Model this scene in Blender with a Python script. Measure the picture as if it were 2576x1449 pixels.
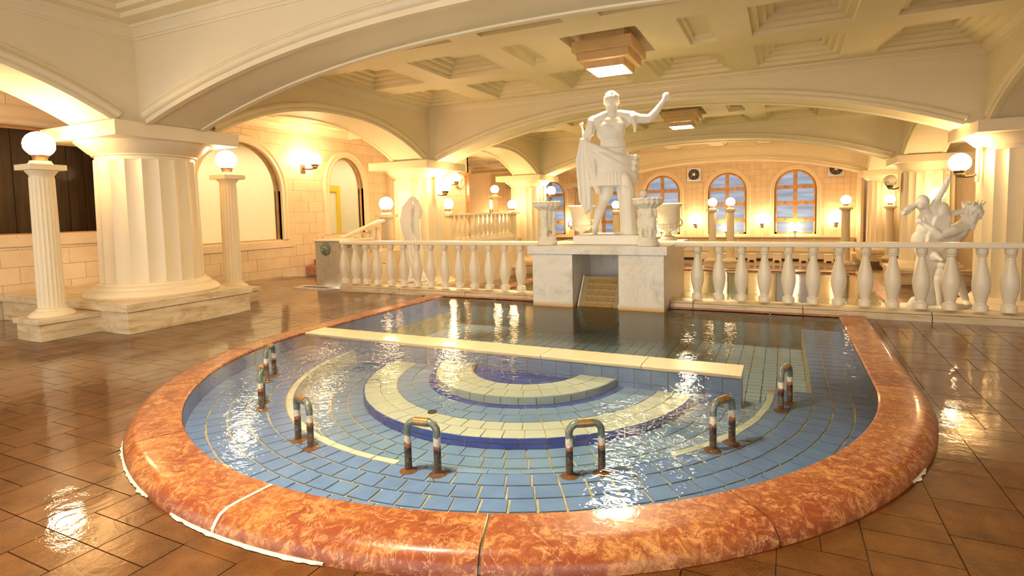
import bpy, bmesh, math, random
from mathutils import Vector, Matrix, noise
random.seed(7)
PI = math.pi
S = bpy.context.scene
for o in list(bpy.data.objects): bpy.data.objects.remove(o)
COL = S.collection
rnd = random.uniform

# ------------------------------------------------------------ camera
yaw, pitch, roll = 0.43379, 0.06725, -0.02212
fw = Vector((-math.sin(yaw), math.cos(yaw), 0)); rt = Vector((math.cos(yaw), math.sin(yaw), 0)); up = Vector((0, 0, 1))
F = fw*math.cos(pitch) - up*math.sin(pitch); U = up*math.cos(pitch) + fw*math.sin(pitch)
R_ = rt*math.cos(roll) + U*math.sin(roll); U_ = U*math.cos(roll) - rt*math.sin(roll)
cd = bpy.data.cameras.new('camera'); cam = bpy.data.objects.new('camera', cd); COL.objects.link(cam)
m = Matrix((R_, U_, -F)).transposed().to_4x4(); m.translation = Vector((0.6327, -0.635, 1.5)); cam.matrix_world = m
cd.sensor_width = 36; cd.lens = 36*1385.25/2576
cd.shift_x = -(1326.85-1288)/2576; cd.shift_y = (625.7-724.5)/2576; cd.clip_start = 0.05
S.camera = cam
# ------------------------------------------------------------ world and exposure
w = bpy.data.worlds.new('world'); S.world = w; w.use_nodes = True
w.node_tree.nodes['Background'].inputs[0].default_value = (1.0, 0.93, 0.84, 1)
w.node_tree.nodes['Background'].inputs[1].default_value = 1.5
S.view_settings.view_transform = 'Standard'; S.view_settings.look = 'None'
S.view_settings.gamma = 1; S.view_settings.use_curve_mapping = False
S.view_settings.exposure = 1.12
cy = S.cycles; cy.max_bounces = 7; cy.diffuse_bounces = 4; cy.glossy_bounces = 4; cy.transparent_max_bounces = 8; cy.transmission_bounces = 3
cy.caustics_reflective = False; cy.caustics_refractive = False; cy.sample_clamp_indirect = 8; cy.adaptive_threshold = .03
GLOBE = 33.0      # emission of the globe lamps
WARM = (1.0, 0.66, 0.33)
def area(name, loc, size, power, col, rot=(0, 0, 0), size_y=None):
    l = bpy.data.lights.new(name, 'AREA'); l.energy = power; l.color = col; l.size = size
    if size_y: l.shape = 'RECTANGLE'; l.size_y = size_y
    o = bpy.data.objects.new(name, l); o.location = loc; o.rotation_euler = rot; COL.objects.link(o); return o

# ------------------------------------------------------------ materials
def nt(name):
    mt = bpy.data.materials.new(name); mt.use_nodes = True
    n = mt.node_tree; b = n.nodes['Principled BSDF']; return mt, n, b
def coords(n, sc=(1, 1, 1), kind='Object'):
    tc = n.nodes.new('ShaderNodeTexCoord'); mp = n.nodes.new('ShaderNodeMapping'); mp.inputs['Scale'].default_value = sc
    n.links.new(tc.outputs[kind], mp.inputs[0]); return mp.outputs[0]
def wcoords(n, sc=(1, 1, 1)):
    g = n.nodes.new('ShaderNodeNewGeometry'); mp = n.nodes.new('ShaderNodeMapping'); mp.inputs['Scale'].default_value = sc
    n.links.new(g.outputs['Position'], mp.inputs[0]); return mp.outputs[0]
def noi(n, v, sc, det=4, rough=.55, dist=0):
    t = n.nodes.new('ShaderNodeTexNoise'); n.links.new(v, t.inputs['Vector']); t.inputs['Scale'].default_value = sc
    t.inputs['Detail'].default_value = det; t.inputs['Roughness'].default_value = rough; t.inputs['Distortion'].default_value = dist
    return t.outputs[0]
def ramp(n, f, stops):
    r = n.nodes.new('ShaderNodeValToRGB'); n.links.new(f, r.inputs[0]); e = r.color_ramp.elements
    while len(e) < len(stops): e.new(.5)
    for i, (p, c) in enumerate(stops):
        e[i].position = p; e[i].color = (c, c, c, 1) if isinstance(c, (int, float)) else (c[0], c[1], c[2], 1)
    return r.outputs[0]
def mix(n, f, a, b, mode='MIX'):
    x = n.nodes.new('ShaderNodeMix'); x.data_type = 'RGBA'; x.blend_type = mode
    for s, v in ((x.inputs[0], f), (x.inputs[6], a), (x.inputs[7], b)):
        if isinstance(v, (int, float)): s.default_value = v if s.type == 'VALUE' else (v, v, v, 1)
        elif isinstance(v, tuple): s.default_value = (v[0], v[1], v[2], 1)
        else: n.links.new(v, s)
    return x.outputs[2]
def bump(n, b, f, st, dist=.01, inp='Normal'):
    x = n.nodes.new('ShaderNodeBump'); x.inputs['Strength'].default_value = st; x.inputs['Distance'].default_value = dist
    n.links.new(f, x.inputs['Height']); n.links.new(x.outputs[0], b.inputs[inp]); return x
def objrand(n):
    return n.nodes.new('ShaderNodeObjectInfo').outputs['Random']
def simple(name, c, rough=.5, metal=0, var=0.0, sc=6, bst=0, coat=0, c2=None):
    mt, n, b = nt(name); b.inputs['Roughness'].default_value = rough; b.inputs['Metallic'].default_value = metal
    b.inputs['Coat Weight'].default_value = coat; b.inputs['Coat Roughness'].default_value = .08
    v = wcoords(n); f = noi(n, v, sc)
    c2 = c2 or tuple(x*(1-var) for x in c)
    n.links.new(ramp(n, f, [(.3, c2), (.7, c)]), b.inputs['Base Color'])
    if bst: bump(n, b, noi(n, v, sc*6), bst, .005)
    return mt
M = {}
M['plaster'] = simple('plaster', (.83, .73, .51), .55, 0, .04, 3, .05)
M['cream'] = simple('cream_paint', (.79, .68, .48), .42, 0, .03, 3, .03)
M['ceil'] = simple('ceiling_paint', (.85, .745, .50), .6, 0, .05, 2, .05)
M['statue'] = simple('white_plaster', (.86, .84, .78), .5, 0, .03, 8, .05)
M['rail'] = simple('cream_gloss', (.82, .74, .58), .3, 0, .03, 4, .02)
M['goblet'] = simple('rough_plaster', (.82, .77, .64), .65, 0, .12, 16, .3)
M['wood'] = simple('varnished_wood', (.60, .33, .12), .35, 0, .35, 5, .1)
M['lampbox'] = simple('tan_lamp_wood', (.64, .43, .20), .5, 0, .15, 5, .1)
M['bronze'] = simple('old_bronze', (.22, .15, .08), .4, .8, .4, 20, .1)
M['darkmetal'] = simple('brown_metal', (.20, .14, .09), .45, .6, .4, 15)
M['steel'] = simple('steel', (.6, .6, .58), .25, 1, .1)
M['plastic'] = simple('cream_plastic', (.85, .78, .60), .35)
M['red'] = simple('red_plastic', (.6, .03, .02), .4)
M['dark'] = simple('dark_grey', (.05, .045, .04), .5)
M['redbrick'] = simple('red_brick', (.45, .16, .07), .45, 0, .3, 12, .2, .5)
M['white'] = simple('white_enamel', (.85, .83, .76), .35)
M['silicone'] = simple('white_sealant', (.72, .64, .54), .5, 0, .1, 30)
M['grout'] = simple('cream_grout', (.62, .60, .42), .7, 0, .45, 12, 0, 0, (.36, .30, .16))
M['joint'] = simple('dark_joint', (.13, .075, .030), .5, 0, .3, 9, .2, .6)
M['wallgrout'] = simple('wall_grout', (.58, .43, .25), .7, 0, .2)
M['yellow'] = simple('yellow_frame', (.85, .62, .06), .4)
M['curtain'] = simple('inner_room_wall', (.88, .82, .66), .6)

def m_wallstone():
    mt, n, b = nt('tan_stone'); v = wcoords(n); r = objrand(n)
    f = noi(n, v, 3.2, 6, .6)
    c = ramp(n, f, [(.3, (.72, .58, .40)), (.7, (.80, .67, .48))])
    c = mix(n, r, c, mix(n, 1.0, c, (.93, .91, .88), 'MULTIPLY'))
    n.links.new(c, b.inputs['Base Color']); b.inputs['Roughness'].default_value = .48
    bump(n, b, noi(n, v, 25, 6, .7), .25, .006); return mt
M['stone'] = m_wallstone()
def m_travertine():
    mt, n, b = nt('travertine'); v = wcoords(n, (1, 1, 6)); v1 = wcoords(n)
    f = noi(n, v, 2.2, 8, .65, .6)
    c = ramp(n, f, [(.25, (.36, .22, .10)), (.42, (.60, .46, .27)), (.6, (.72, .61, .42)), (.8, (.76, .67, .50))])
    st = ramp(n, noi(n, v1, 3.5, 6, .7), [(.55, 0.0), (.75, 1.0)])
    c = mix(n, st, c, (.40, .23, .10)); n.links.new(c, b.inputs['Base Color'])
    b.inputs['Roughness'].default_value = .35; bump(n, b, noi(n, v, 9, 6), .15, .004); return mt
M['travertine'] = m_travertine()
def m_redmarble():
    mt, n, b = nt('red_marble'); v = wcoords(n); r = objrand(n)
    a = n.nodes.new('ShaderNodeMapping'); n.links.new(v, a.inputs[0])
    cb = n.nodes.new('ShaderNodeCombineXYZ'); n.links.new(r, cb.inputs[0]); n.links.new(r, cb.inputs[1]); n.links.new(cb.outputs[0], a.inputs['Location'])
    v = a.outputs[0]
    f = noi(n, v, 1.6, 8, .62, .8)
    c = ramp(n, f, [(.30, (.14, .026, .010)), (.42, (.22, .048, .018)), (.52, (.29, .085, .026)), (.64, (.36, .140, .040)), (.80, (.42, .22, .075))])
    f2 = noi(n, v, 14, 7, .75, 1.0)
    c = mix(n, ramp(n, f2, [(.5, 0.0), (.60, .75)]), c, (.58, .27, .10))
    c = mix(n, ramp(n, f2, [(.38, .85), (.48, 0.0)]), c, (.22, .045, .018))
    vo = n.nodes.new('ShaderNodeTexVoronoi'); vo.feature = 'DISTANCE_TO_EDGE'; vo.inputs['Scale'].default_value = 15
    mm = n.nodes.new('ShaderNodeVectorMath'); mm.operation = 'MULTIPLY_ADD'
    nn = n.nodes.new('ShaderNodeTexNoise'); nn.inputs['Scale'].default_value = 6; nn.inputs['Detail'].default_value = 6; n.links.new(v, nn.inputs['Vector'])
    n.links.new(nn.outputs['Color'], mm.inputs[0]); mm.inputs[1].default_value = (.35, .35, .35); n.links.new(v, mm.inputs[2])
    n.links.new(mm.outputs[0], vo.inputs['Vector'])
    c = mix(n, ramp(n, vo.outputs['Distance'], [(.0, .8), (.05, 0.0)]), c, (.19, .05, .02))
    f3 = noi(n, v, 1.1, 7, .7, 2.0)
    c = mix(n, ramp(n, f3, [(.496, 0.0), (.50, .6), (.504, 0.0)]), c, (.70, .52, .32))
    n.links.new(c, b.inputs['Base Color']); b.inputs['Roughness'].default_value = .35
    b.inputs['Coat Weight'].default_value = .25; b.inputs['Coat Roughness'].default_value = .03; b.inputs['Specular IOR Level'].default_value = .3
    bump(n, b, f2, .12, .004); bump(n, b, noi(n, v, 24, 4, .6, .5), .12, .006, 'Coat Normal'); return mt
M['redmarble'] = m_redmarble()
def m_whitemarble():
    mt, n, b = nt('grey_white_marble'); v = wcoords(n)
    f = noi(n, v, 3.0, 8, .7, 1.5)
    c = ramp(n, f, [(.25, (.42, .40, .36)), (.45, (.66, .62, .56)), (.7, (.76, .71, .64))])
    f2 = noi(n, v, 2.0, 3); c = mix(n, ramp(n, f2, [(.5, 0.0), (.75, .5)]), c, (.66, .55, .33))
    vo = n.nodes.new('ShaderNodeTexVoronoi'); vo.inputs['Scale'].default_value = 26; n.links.new(v, vo.inputs['Vector'])
    msk = mix(n, 1.0, ramp(n, vo.outputs['Distance'], [(.08, .8), (.22, 0.0)]), ramp(n, noi(n, v, 4), [(.5, 0.0), (.6, 1.0)]), 'MULTIPLY')
    c = mix(n, msk, c, (.25, .23, .17))
    sx = n.nodes.new('ShaderNodeSeparateXYZ'); n.links.new(v, sx.inputs[0])
    z = ramp(n, sx.outputs[2], [(.10, 1.0), (.16, 0.0)])
    c = mix(n, z, c, (.58, .36, .13)); n.links.new(c, b.inputs['Base Color'])
    b.inputs['Roughness'].default_value = .3; bump(n, b, noi(n, v, 30), .1, .003); return mt
M['marble'] = m_whitemarble()
def m_rustmarble():
    mt, n, b = nt('rust_streaked_marble'); v = wcoords(n)
    f = noi(n, v, 3.0, 8, .7, 1.0); c = ramp(n, f, [(.3, (.38, .34, .27)), (.65, (.56, .50, .39))])
    s = noi(n, wcoords(n, (14, 14, .9)), 1.4, 5, .6)
    c = mix(n, ramp(n, s, [(.56, 0.0), (.72, .75)]), c, (.50, .27, .09)); n.links.new(c, b.inputs['Base Color'])
    b.inputs['Roughness'].default_value = .3; return mt
M['rustmarble'] = m_rustmarble()
def m_floortile():
    mt, n, b = nt('wet_brown_tile'); v = wcoords(n); r = objrand(n)
    f = noi(n, v, 5, 8, .65)
    c = ramp(n, f, [(.3, (.060, .020, .004)), (.5, (.112, .040, .008)), (.72, (.175, .072, .018))])
    c = mix(n, ramp(n, r, [(.0, .0), (1, .55)]), c, mix(n, 1.0, c, (.72, .62, .56), 'MULTIPLY'))
    g = noi(n, v, 160, 2, .6)
    c = mix(n, ramp(n, g, [(.55, 0.0), (.72, .45)]), c, (.28, .17, .085))
    n.links.new(c, b.inputs['Base Color'])
    pud = noi(n, v, .55, 3, .5)
    n.links.new(ramp(n, pud, [(.40, .5), (.55, .28)]), b.inputs['Roughness'])
    n.links.new(ramp(n, pud, [(.34, .4), (.50, 1.0)]), b.inputs['Coat Weight'])
    b.inputs['Coat Roughness'].default_value = .025; b.inputs['Coat IOR'].default_value = 1.36; b.inputs['Specular IOR Level'].default_value = .15
    bump(n, b, noi(n, v, 45, 5, .7), .35, .004)
    rip = noi(n, wcoords(n, (1, 1, 1)), 4.0, 5, .6, 1.0)
    bump(n, b, rip, .22, .012, 'Coat Normal')
    return mt
M['floortile'] = m_floortile()
def m_pooltile(name, a, bcol, dirt=.35):
    mt, n, b = nt(name); v = wcoords(n); r = objrand(n)
    c = ramp(n, noi(n, v, 4, 6, .6), [(.3, a), (.7, bcol)])
    c = mix(n, mix(n, 1.0, r, .35, 'MULTIPLY'), c, mix(n, 1.0, c, (.8, .85, .9), 'MULTIPLY'))
    c = mix(n, ramp(n, noi(n, v, 14, 6, .75), [(.62, 0.0), (.78, dirt)]), c, (.45, .40, .22))
    n.links.new(c, b.inputs['Base Color']); b.inputs['Roughness'].default_value = .35
    bump(n, b, noi(n, v, 20, 3), .1, .004); return mt
M['blue'] = m_pooltile('blue_tile', (.14, .25, .55), (.20, .35, .68), .12)
M['lightblue'] = m_pooltile('light_blue_tile', (.19, .34, .60), (.27, .45, .72), .3)
M['navy'] = m_pooltile('navy_tile', (.02, .06, .42), (.05, .13, .58), .2)
M['creamtile'] = m_pooltile('cream_tile', (.66, .74, .62), (.78, .84, .72), .3)
M['grey'] = m_pooltile('grey_blue_tile', (.40, .58, .74), (.50, .68, .82), .25)
M['greygreen'] = m_pooltile('grey_green_tile', (.34, .48, .50), (.44, .58, .58), .3)
M['ledge'] = simple('cream_stone', (.86, .70, .46), .35, 0, .08, 5, .05, .5)
def m_pool2():
    return m_pooltile('lower_pool_tile', (.30, .40, .22), (.40, .48, .30), .2)
M['pool2'] = m_pool2()
def m_water(name, tint, spots, base=.25, ior=1.33):
    mt = bpy.data.materials.new(name); mt.use_nodes = True; n = mt.node_tree; n.nodes.clear()
    o = n.nodes.new('ShaderNodeOutputMaterial'); t = n.nodes.new('ShaderNodeBsdfTransparent'); t.inputs[0].default_value = (*tint, 1)
    g = n.nodes.new('ShaderNodeBsdfGlossy'); g.inputs['Roughness'].default_value = .01
    fr = n.nodes.new('ShaderNodeFresnel'); fr.inputs['IOR'].default_value = ior
    v = wcoords(n)
    a = noi(n, v, 8, 2, .5, .6); c = noi(n, wcoords(n, (.75, 1.25, 1)), 24, 2, .5, .5)
    hgt = mix(n, .40, a, c)
    bp = n.nodes.new('ShaderNodeBump'); n.links.new(hgt, bp.inputs['Height']); bp.inputs['Distance'].default_value = .02
    # rougher water round the jets
    st = None
    for (x, y, rad, amt) in spots:
        d = n.nodes.new('ShaderNodeVectorMath'); d.operation = 'DISTANCE'; n.links.new(v, d.inputs[0]); d.inputs[1].default_value = (x, y, .08)
        q = n.nodes.new('ShaderNodeMapRange'); q.interpolation_type = 'SMOOTHSTEP'; n.links.new(d.outputs['Value'], q.inputs[0]); q.inputs[1].default_value = 0; q.inputs[2].default_value = rad
        q.inputs[3].default_value = amt; q.inputs[4].default_value = 0
        if st is None: st = q.outputs[0]
        else:
            ad = n.nodes.new('ShaderNodeMath'); ad.operation = 'MAXIMUM'; n.links.new(st, ad.inputs[0]); n.links.new(q.outputs[0], ad.inputs[1]); st = ad.outputs[0]
    if st is not None:
        ad = n.nodes.new('ShaderNodeMath'); ad.operation = 'ADD'; n.links.new(st, ad.inputs[0]); ad.inputs[1].default_value = base; n.links.new(ad.outputs[0], bp.inputs['Strength'])
    else: bp.inputs['Strength'].default_value = base
    n.links.new(bp.outputs[0], g.inputs['Normal']); n.links.new(bp.outputs[0], fr.inputs['Normal'])
    mx = n.nodes.new('ShaderNodeMixShader'); n.links.new(fr.outputs[0], mx.inputs[0]); n.links.new(t.outputs[0], mx.inputs[1]); n.links.new(g.outputs[0], mx.inputs[2])
    n.links.new(mx.outputs[0], o.inputs[0]); return mt
M['water'] = m_water('pool_water', (.95, .98, 1.0), [(.05, 3.0, 1.0, 1.0), (-3.2, 3.4, 1.1, .9), (-1.9, 4.0, .9, .6)], .28)
M['water2'] = m_water('lower_pool_water', (.72, .86, .72), [], .30)
def m_emit(name, c, s):
    mt = bpy.data.materials.new(name); mt.use_nodes = True; n = mt.node_tree; b = n.nodes['Principled BSDF']
    b.inputs['Base Color'].default_value = (.9, .9, .9, 1); b.inputs['Emission Color'].default_value = (*c, 1); b.inputs['Emission Strength'].default_value = s; return mt
M['globe'] = m_emit('lit_globe_glass', WARM, GLOBE)
M['globeoff'] = simple('unlit_globe_glass', (.75, .68, .52), .15)
M['lampglow'] = m_emit('ceiling_lamp_diffuser', (1.0, .79, .48), 140)
def m_frost():
    mt, n, b = nt('frosted_daylight_glass'); v = wcoords(n, (.12, 1, 1)); f = noi(n, v, 5.5, 2, .5)
    c = ramp(n, f, [(.35, (.16, .23, .34)), (.55, (.27, .36, .53)), (.75, (.42, .52, .68))])
    n.links.new(c, b.inputs['Emission Color']); b.inputs['Emission Strength'].default_value = .42; b.inputs['Base Color'].default_value = (.10, .13, .17, 1); b.inputs['Roughness'].default_value = .3; return mt
M['frost'] = m_frost()
def m_glass():
    mt = bpy.data.materials.new('window_glass'); mt.use_nodes = True; n = mt.node_tree; n.nodes.clear()
    o = n.nodes.new('ShaderNodeOutputMaterial'); t = n.nodes.new('ShaderNodeBsdfTransparent'); t.inputs[0].default_value = (.93, .93, .9, 1)
    g = n.nodes.new('ShaderNodeBsdfGlossy'); g.inputs['Roughness'].default_value = .0
    fr = n.nodes.new('ShaderNodeFresnel'); fr.inputs['IOR'].default_value = .95
    mx = n.nodes.new('ShaderNodeMixShader'); n.links.new(fr.outputs[0], mx.inputs[0]); n.links.new(t.outputs[0], mx.inputs[1]); n.links.new(g.outputs[0], mx.inputs[2]); n.links.new(mx.outputs[0], o.inputs[0]); return mt
M['glass'] = m_glass()
def m_darkwood():
    mt, n, b = nt('dark_wood_panelling'); v = wcoords(n, (8, 8, .6)); f = noi(n, v, 2, 6, .6)
    n.links.new(ramp(n, f, [(.3, (.07, .035, .012)), (.7, (.15, .08, .03))]), b.inputs['Base Color']); b.inputs['Roughness'].default_value = .5; return mt
M['darkwood'] = m_darkwood()

# ------------------------------------------------------------ mesh helpers
class MB:
    def __init__(s): s.v = []; s.f = []; s.sm = []
    def add(s, vs, fs, smooth=False):
        k = len(s.v); s.v += [tuple(p) for p in vs]; s.f += [tuple(i+k for i in f) for f in fs]; s.sm += [smooth]*len(fs); return s
    def box(s, x0, y0, z0, x1, y1, z1):
        return s.add([(x0,y0,z0),(x1,y0,z0),(x1,y1,z0),(x0,y1,z0),(x0,y0,z1),(x1,y0,z1),(x1,y1,z1),(x0,y1,z1)],
                     [(0,3,2,1),(4,5,6,7),(0,1,5,4),(1,2,6,5),(2,3,7,6),(3,0,4,7)])
    def prism(s, poly, z0, z1):
        n = len(poly)
        return s.add([(x,y,z0) for x,y in poly]+[(x,y,z1) for x,y in poly], [tuple(range(n))[::-1], tuple(range(n,2*n))]+[(i,(i+1)%n,n+(i+1)%n,n+i) for i in range(n)])
    def prism_y(s, poly, y0, y1):      # polygon in XZ, extruded along y
        n = len(poly)
        return s.add([(x,y0,z) for x,z in poly]+[(x,y1,z) for x,z in poly], [tuple(range(n)), tuple(range(n,2*n))[::-1]]+[(i,n+i,n+(i+1)%n,(i+1)%n) for i in range(n)])
    def prism_x(s, poly, x0, x1):      # polygon in YZ
        n = len(poly)
        return s.add([(x0,y,z) for y,z in poly]+[(x1,y,z) for y,z in poly], [tuple(range(n))[::-1], tuple(range(n,2*n))]+[(i,(i+1)%n,n+(i+1)%n,n+i) for i in range(n)])
    def lathe(s, prof, seg=24, c=(0,0,0), ph=0, smooth=True, cap=True):
        vs = [(c[0]+r*math.cos(ph+2*PI*j/seg), c[1]+r*math.sin(ph+2*PI*j/seg), c[2]+z) for r,z in prof for j in range(seg)]
        n = len(prof); fs = [(i*seg+j, i*seg+(j+1)%seg, (i+1)*seg+(j+1)%seg, (i+1)*seg+j) for i in range(n-1) for j in range(seg)]
        if cap:
            if prof[0][0] > 1e-4: fs.append(tuple(range(seg))[::-1])
            if prof[-1][0] > 1e-4: fs.append(tuple((n-1)*seg+j for j in range(seg)))
        return s.add(vs, fs, smooth)
    def tube(s, pts, r, seg=8, closed=False):
        pts = [Vector(p) for p in pts]; n = len(pts); rs = r if isinstance(r, (list, tuple)) else [r]*n
        vs = []; ref = None
        for i, p in enumerate(pts):
            a = pts[i-1] if (i > 0 or closed) else p; b = pts[(i+1) % n] if (i < n-1 or closed) else p
            d = (b-a).normalized()
            if ref is None: ref = Vector((0,0,1)) if abs(d.z) < .9 else Vector((1,0,0))
            x = (ref - d*ref.dot(d)).normalized(); y = d.cross(x); ref = x
            vs += [p + (x*math.cos(2*PI*j/seg) + y*math.sin(2*PI*j/seg))*rs[i] for j in range(seg)]
        fs = [(i*seg+j, i*seg+(j+1)%seg, ((i+1)%n)*seg+(j+1)%seg, ((i+1)%n)*seg+j) for i in range(n if closed else n-1) for j in range(seg)]
        if not closed: fs += [tuple(range(seg))[::-1], tuple((n-1)*seg+j for j in range(seg))]
        return s.add(vs, fs, True)
    def ball(s, c, r, rot=None, seg=16, ring=10):
        if isinstance(r, (int, float)): r = (r, r, r)
        vs = []; q = rot
        for i in range(ring+1):
            t = PI*i/ring
            for j in range(seg):
                p = Vector((r[0]*math.sin(t)*math.cos(2*PI*j/seg), r[1]*math.sin(t)*math.sin(2*PI*j/seg), r[2]*math.cos(t)))
                if q is not None: p = q @ p
                vs.append(p+Vector(c))
        fs = [(i*seg+j, (i+1)*seg+j, (i+1)*seg+(j+1)%seg, i*seg+(j+1)%seg) for i in range(ring) for j in range(seg)]
        return s.add(vs, fs, True)
    def mesh(s, name):
        me = bpy.data.meshes.new(name); me.from_pydata(s.v, [], s.f); me.update()
        me.polygons.foreach_set('use_smooth', s.sm); return me
def link(name, data, parent=None, loc=None, mat=None):
    o = bpy.data.objects.new(name, data); COL.objects.link(o)
    if parent: o.parent = parent
    if loc: o.location = loc
    if mat and data is not None and not data.materials: data.materials.append(mat)
    return o
def ob(name, mb, mat, parent=None, loc=None, bev=0, sharp=True, norm=True):
    me = mb.mesh(name) if isinstance(mb, MB) else mb
    o = link(name, me, parent, loc, M[mat] if isinstance(mat, str) else mat)
    if norm and isinstance(mb, MB):
        bm = bmesh.new(); bm.from_mesh(me); bmesh.ops.remove_doubles(bm, verts=bm.verts, dist=1e-6); bmesh.ops.recalc_face_normals(bm, faces=bm.faces)
        if sharp:
            for e in bm.edges:
                if len(e.link_faces) == 2 and e.calc_face_angle(0) > .7: e.smooth = False
        bm.to_mesh(me); bm.free()
    if bev:
        b = o.modifiers.new('b', 'BEVEL'); b.width = bev; b.segments = 2; b.limit_method = 'ANGLE'; b.angle_limit = .6
    return o
def tag(o, label=None, cat=None, group=None, kind=None):
    if label: o['label'] = label
    if cat: o['category'] = cat
    if group: o['group'] = group
    if kind: o['kind'] = kind
    return o
def thing(name, label, cat, loc=(0,0,0), rz=0, group=None):
    o = link(name, None, None, loc); o.rotation_euler.z = rz; o.empty_display_size = .1; return tag(o, label, cat, group)
def dup(root, loc, rz=None, label=None, group=None, sc=None):
    ch0 = [c for c in bpy.data.objects if c.parent == root]
    r = root.copy(); COL.objects.link(r); r.location = loc
    if rz is not None: r.rotation_euler.z = rz
    if sc: r.scale = sc
    if label: r['label'] = label
    if group: r['group'] = group
    for c0 in ch0:
        g0 = [g for g in bpy.data.objects if g.parent == c0]
        c = c0.copy(); COL.objects.link(c); c.parent = r
        for g in g0:
            d = g.copy(); COL.objects.link(d); d.parent = c
    return r
def sstep(t): t = max(0, min(1, t)); return t*t*(3-2*t)
def floor_z(x, y): return .07*sstep((y-4.5)/2.8)

# ------------------------------------------------------------ dimensions
CXL, CXR = -8.04, 4.36            # column row centres
CY_ = [4.546, 11.39, 18.25, 25.2] # column centres in depth
BXL, BXR = (-8.2, -7.32), (3.65, 4.53)
BF = [4.06, 10.91, 17.76, 24.6]   # front faces of the cross beams
BT = .78
ZS, ZC, ZT = 2.81, 4.07, 4.42
WL = -10.4; WB = 27.67; WR = 6.6
LOW = -.73
PX, PY, RI, RO = -1.66, 4.30, 2.955, 3.29
YB = 7.2                          # pool back edge

def archz(d, half, rise, p, crown):
    return crown - rise*min(1, abs(d)/half)**p
def curve_pts(c, half, rise, p, crown, n=36):
    return [(c-half+2*half*i/n, archz(-half+2*half*i/n, half, rise, p, crown)) for i in range(n+1)]
def sweep_arch(mb, pts, prof, face, sgn, axis):
    # prof: (n, d): n along the curve's outer normal, d out of the face
    n = len(pts); k = len(prof); vs = []
    for i in range(n):
        a = Vector(pts[max(0, i-1)]); b = Vector(pts[min(n-1, i+1)]); t = (b-a).normalized(); nor = Vector((-t.y, t.x))
        for (q, d) in prof:
            p = Vector(pts[i]) + nor*q
            vs.append((p.x, face+sgn*d, p.y) if axis == 'x' else (face+sgn*d, p.x, p.y))
    fs = [(i*k+j, i*k+j+1, (i+1)*k+j+1, (i+1)*k+j) for i in range(n-1) for j in range(k-1)]
    return mb.add(vs, fs, True)
MOLD = [(.0, -.05), (-.022, -.045), (-.022, .035), (.018, .04), (.02, .022), (.045, .022), (.05, .045), (.07, .072), (.10, .08), (.13, .068), (.15, .04), (.152, .022), (.175, .022), (.178, .034), (.20, .034), (.20, 0)]
MOLD2 = [(0, 0), (0, .02), (.03, .02), (.03, 0)]

ceiling = tag(link('ceiling', None), kind='structure')
def beam(axis, c, half, rise, p, crown, span, f0, f1):
    # solid arched beam: span = full length range, arch inside
    pts = curve_pts(c, half, rise, p, crown)
    poly = [(span[0], ZS)] + [q for q in pts if True] + [(span[1], ZS), (span[1], ZT), (span[0], ZT)]
    mb = MB(); (mb.prism_y if axis == 'x' else mb.prism_x)(poly, f0, f1)
    o = ob('arched_beam', mb, 'plaster', ceiling)
    k = MB()
    sweep_arch(k, pts, MOLD, f0, -1, axis); sweep_arch(k, pts, MOLD, f1, 1, axis)
    ob('arch_moulding', k, 'plaster', o)
    return o
for i, f in enumerate([BF[0]-6.85] + BF):
    crown = [3.55, 3.53, 3.69, 3.67, 3.52][i]
    beam('x', -1.87, 5.25, crown-ZS, 2.3, crown, (BXL[1], BXR[0]), f, f+BT)
    for bx in (BXL, BXR):
        ob('pier_block', MB().box(bx[0], f, ZS, bx[1], f+BT, ZT), 'plaster', ceiling)
ends = [BF[0]-6.85] + BF
for i in range(4):
    y0, y1 = ends[i]+BT, ends[i+1]
    for bx in (BXL, BXR):
        beam('y', (y0+y1)/2, 2.72, 3.5-ZS, 2.3, 3.5, (y0, y1), bx[0], bx[1])
# cornice swept round each bay
CORN = [(0, 3.90), (.015, 3.90), (.02, 3.93), (.035, 3.935), (.045, 3.97), (.08, 4.01), (.10, 4.03), (.115, 4.035), (.12, 4.07)]
def cornice(x0, x1, y0, y1, prof=CORN, parent=ceiling, mat='plaster'):
    mb = MB(); k = len(prof); vs = []
    for (sx, sy) in ((0, 0), (1, 0), (1, 1), (0, 1)):
        for d, z in prof: vs.append(((x0+d) if not sx else (x1-d), (y0+d) if not sy else (y1-d), z))
    fs = [((i*k)+j, (i*k)+j+1, ((i+1) % 4)*k+j+1, ((i+1) % 4)*k+j) for i in range(4) for j in range(k-1)]
    mb.add(vs, fs); return ob('cornice', mb, mat, parent)
def coffer(x0, x1, y0, y1, z, steps=4, tw=.10, h=.065, parent=ceiling):
    mb = MB()
    for s in range(steps):
        a = s*tw; b = a+tw; za = z+s*h; zb = za+h
        X0, X1, Y0, Y1 = x0+a, x1-a, y0+a, y1-a
        mb.add([(X0,Y0,za),(X1,Y0,za),(X1,Y1,za),(X0,Y1,za),(X0,Y0,zb),(X1,Y0,zb),(X1,Y1,zb),(X0,Y1,zb)], [(0,1,5,4),(1,2,6,5),(2,3,7,6),(3,0,4,7)])
        if s < steps-1:
            P0, P1, Q0, Q1 = X0+tw, X1-tw, Y0+tw, Y1-tw
            mb.add([(X0,Y0,zb),(X1,Y0,zb),(X1,Y1,zb),(X0,Y1,zb),(P0,Q0,zb),(P1,Q0,zb),(P1,Q1,zb),(P0,Q1,zb)], [(0,1,5,4),(1,2,6,5),(2,3,7,6),(3,0,4,7)])
        else: mb.add([(X0,Y0,zb),(X1,Y0,zb),(X1,Y1,zb),(X0,Y1,zb)], [(0,1,2,3)])
    return ob('coffer', mb, 'ceil', parent)
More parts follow.
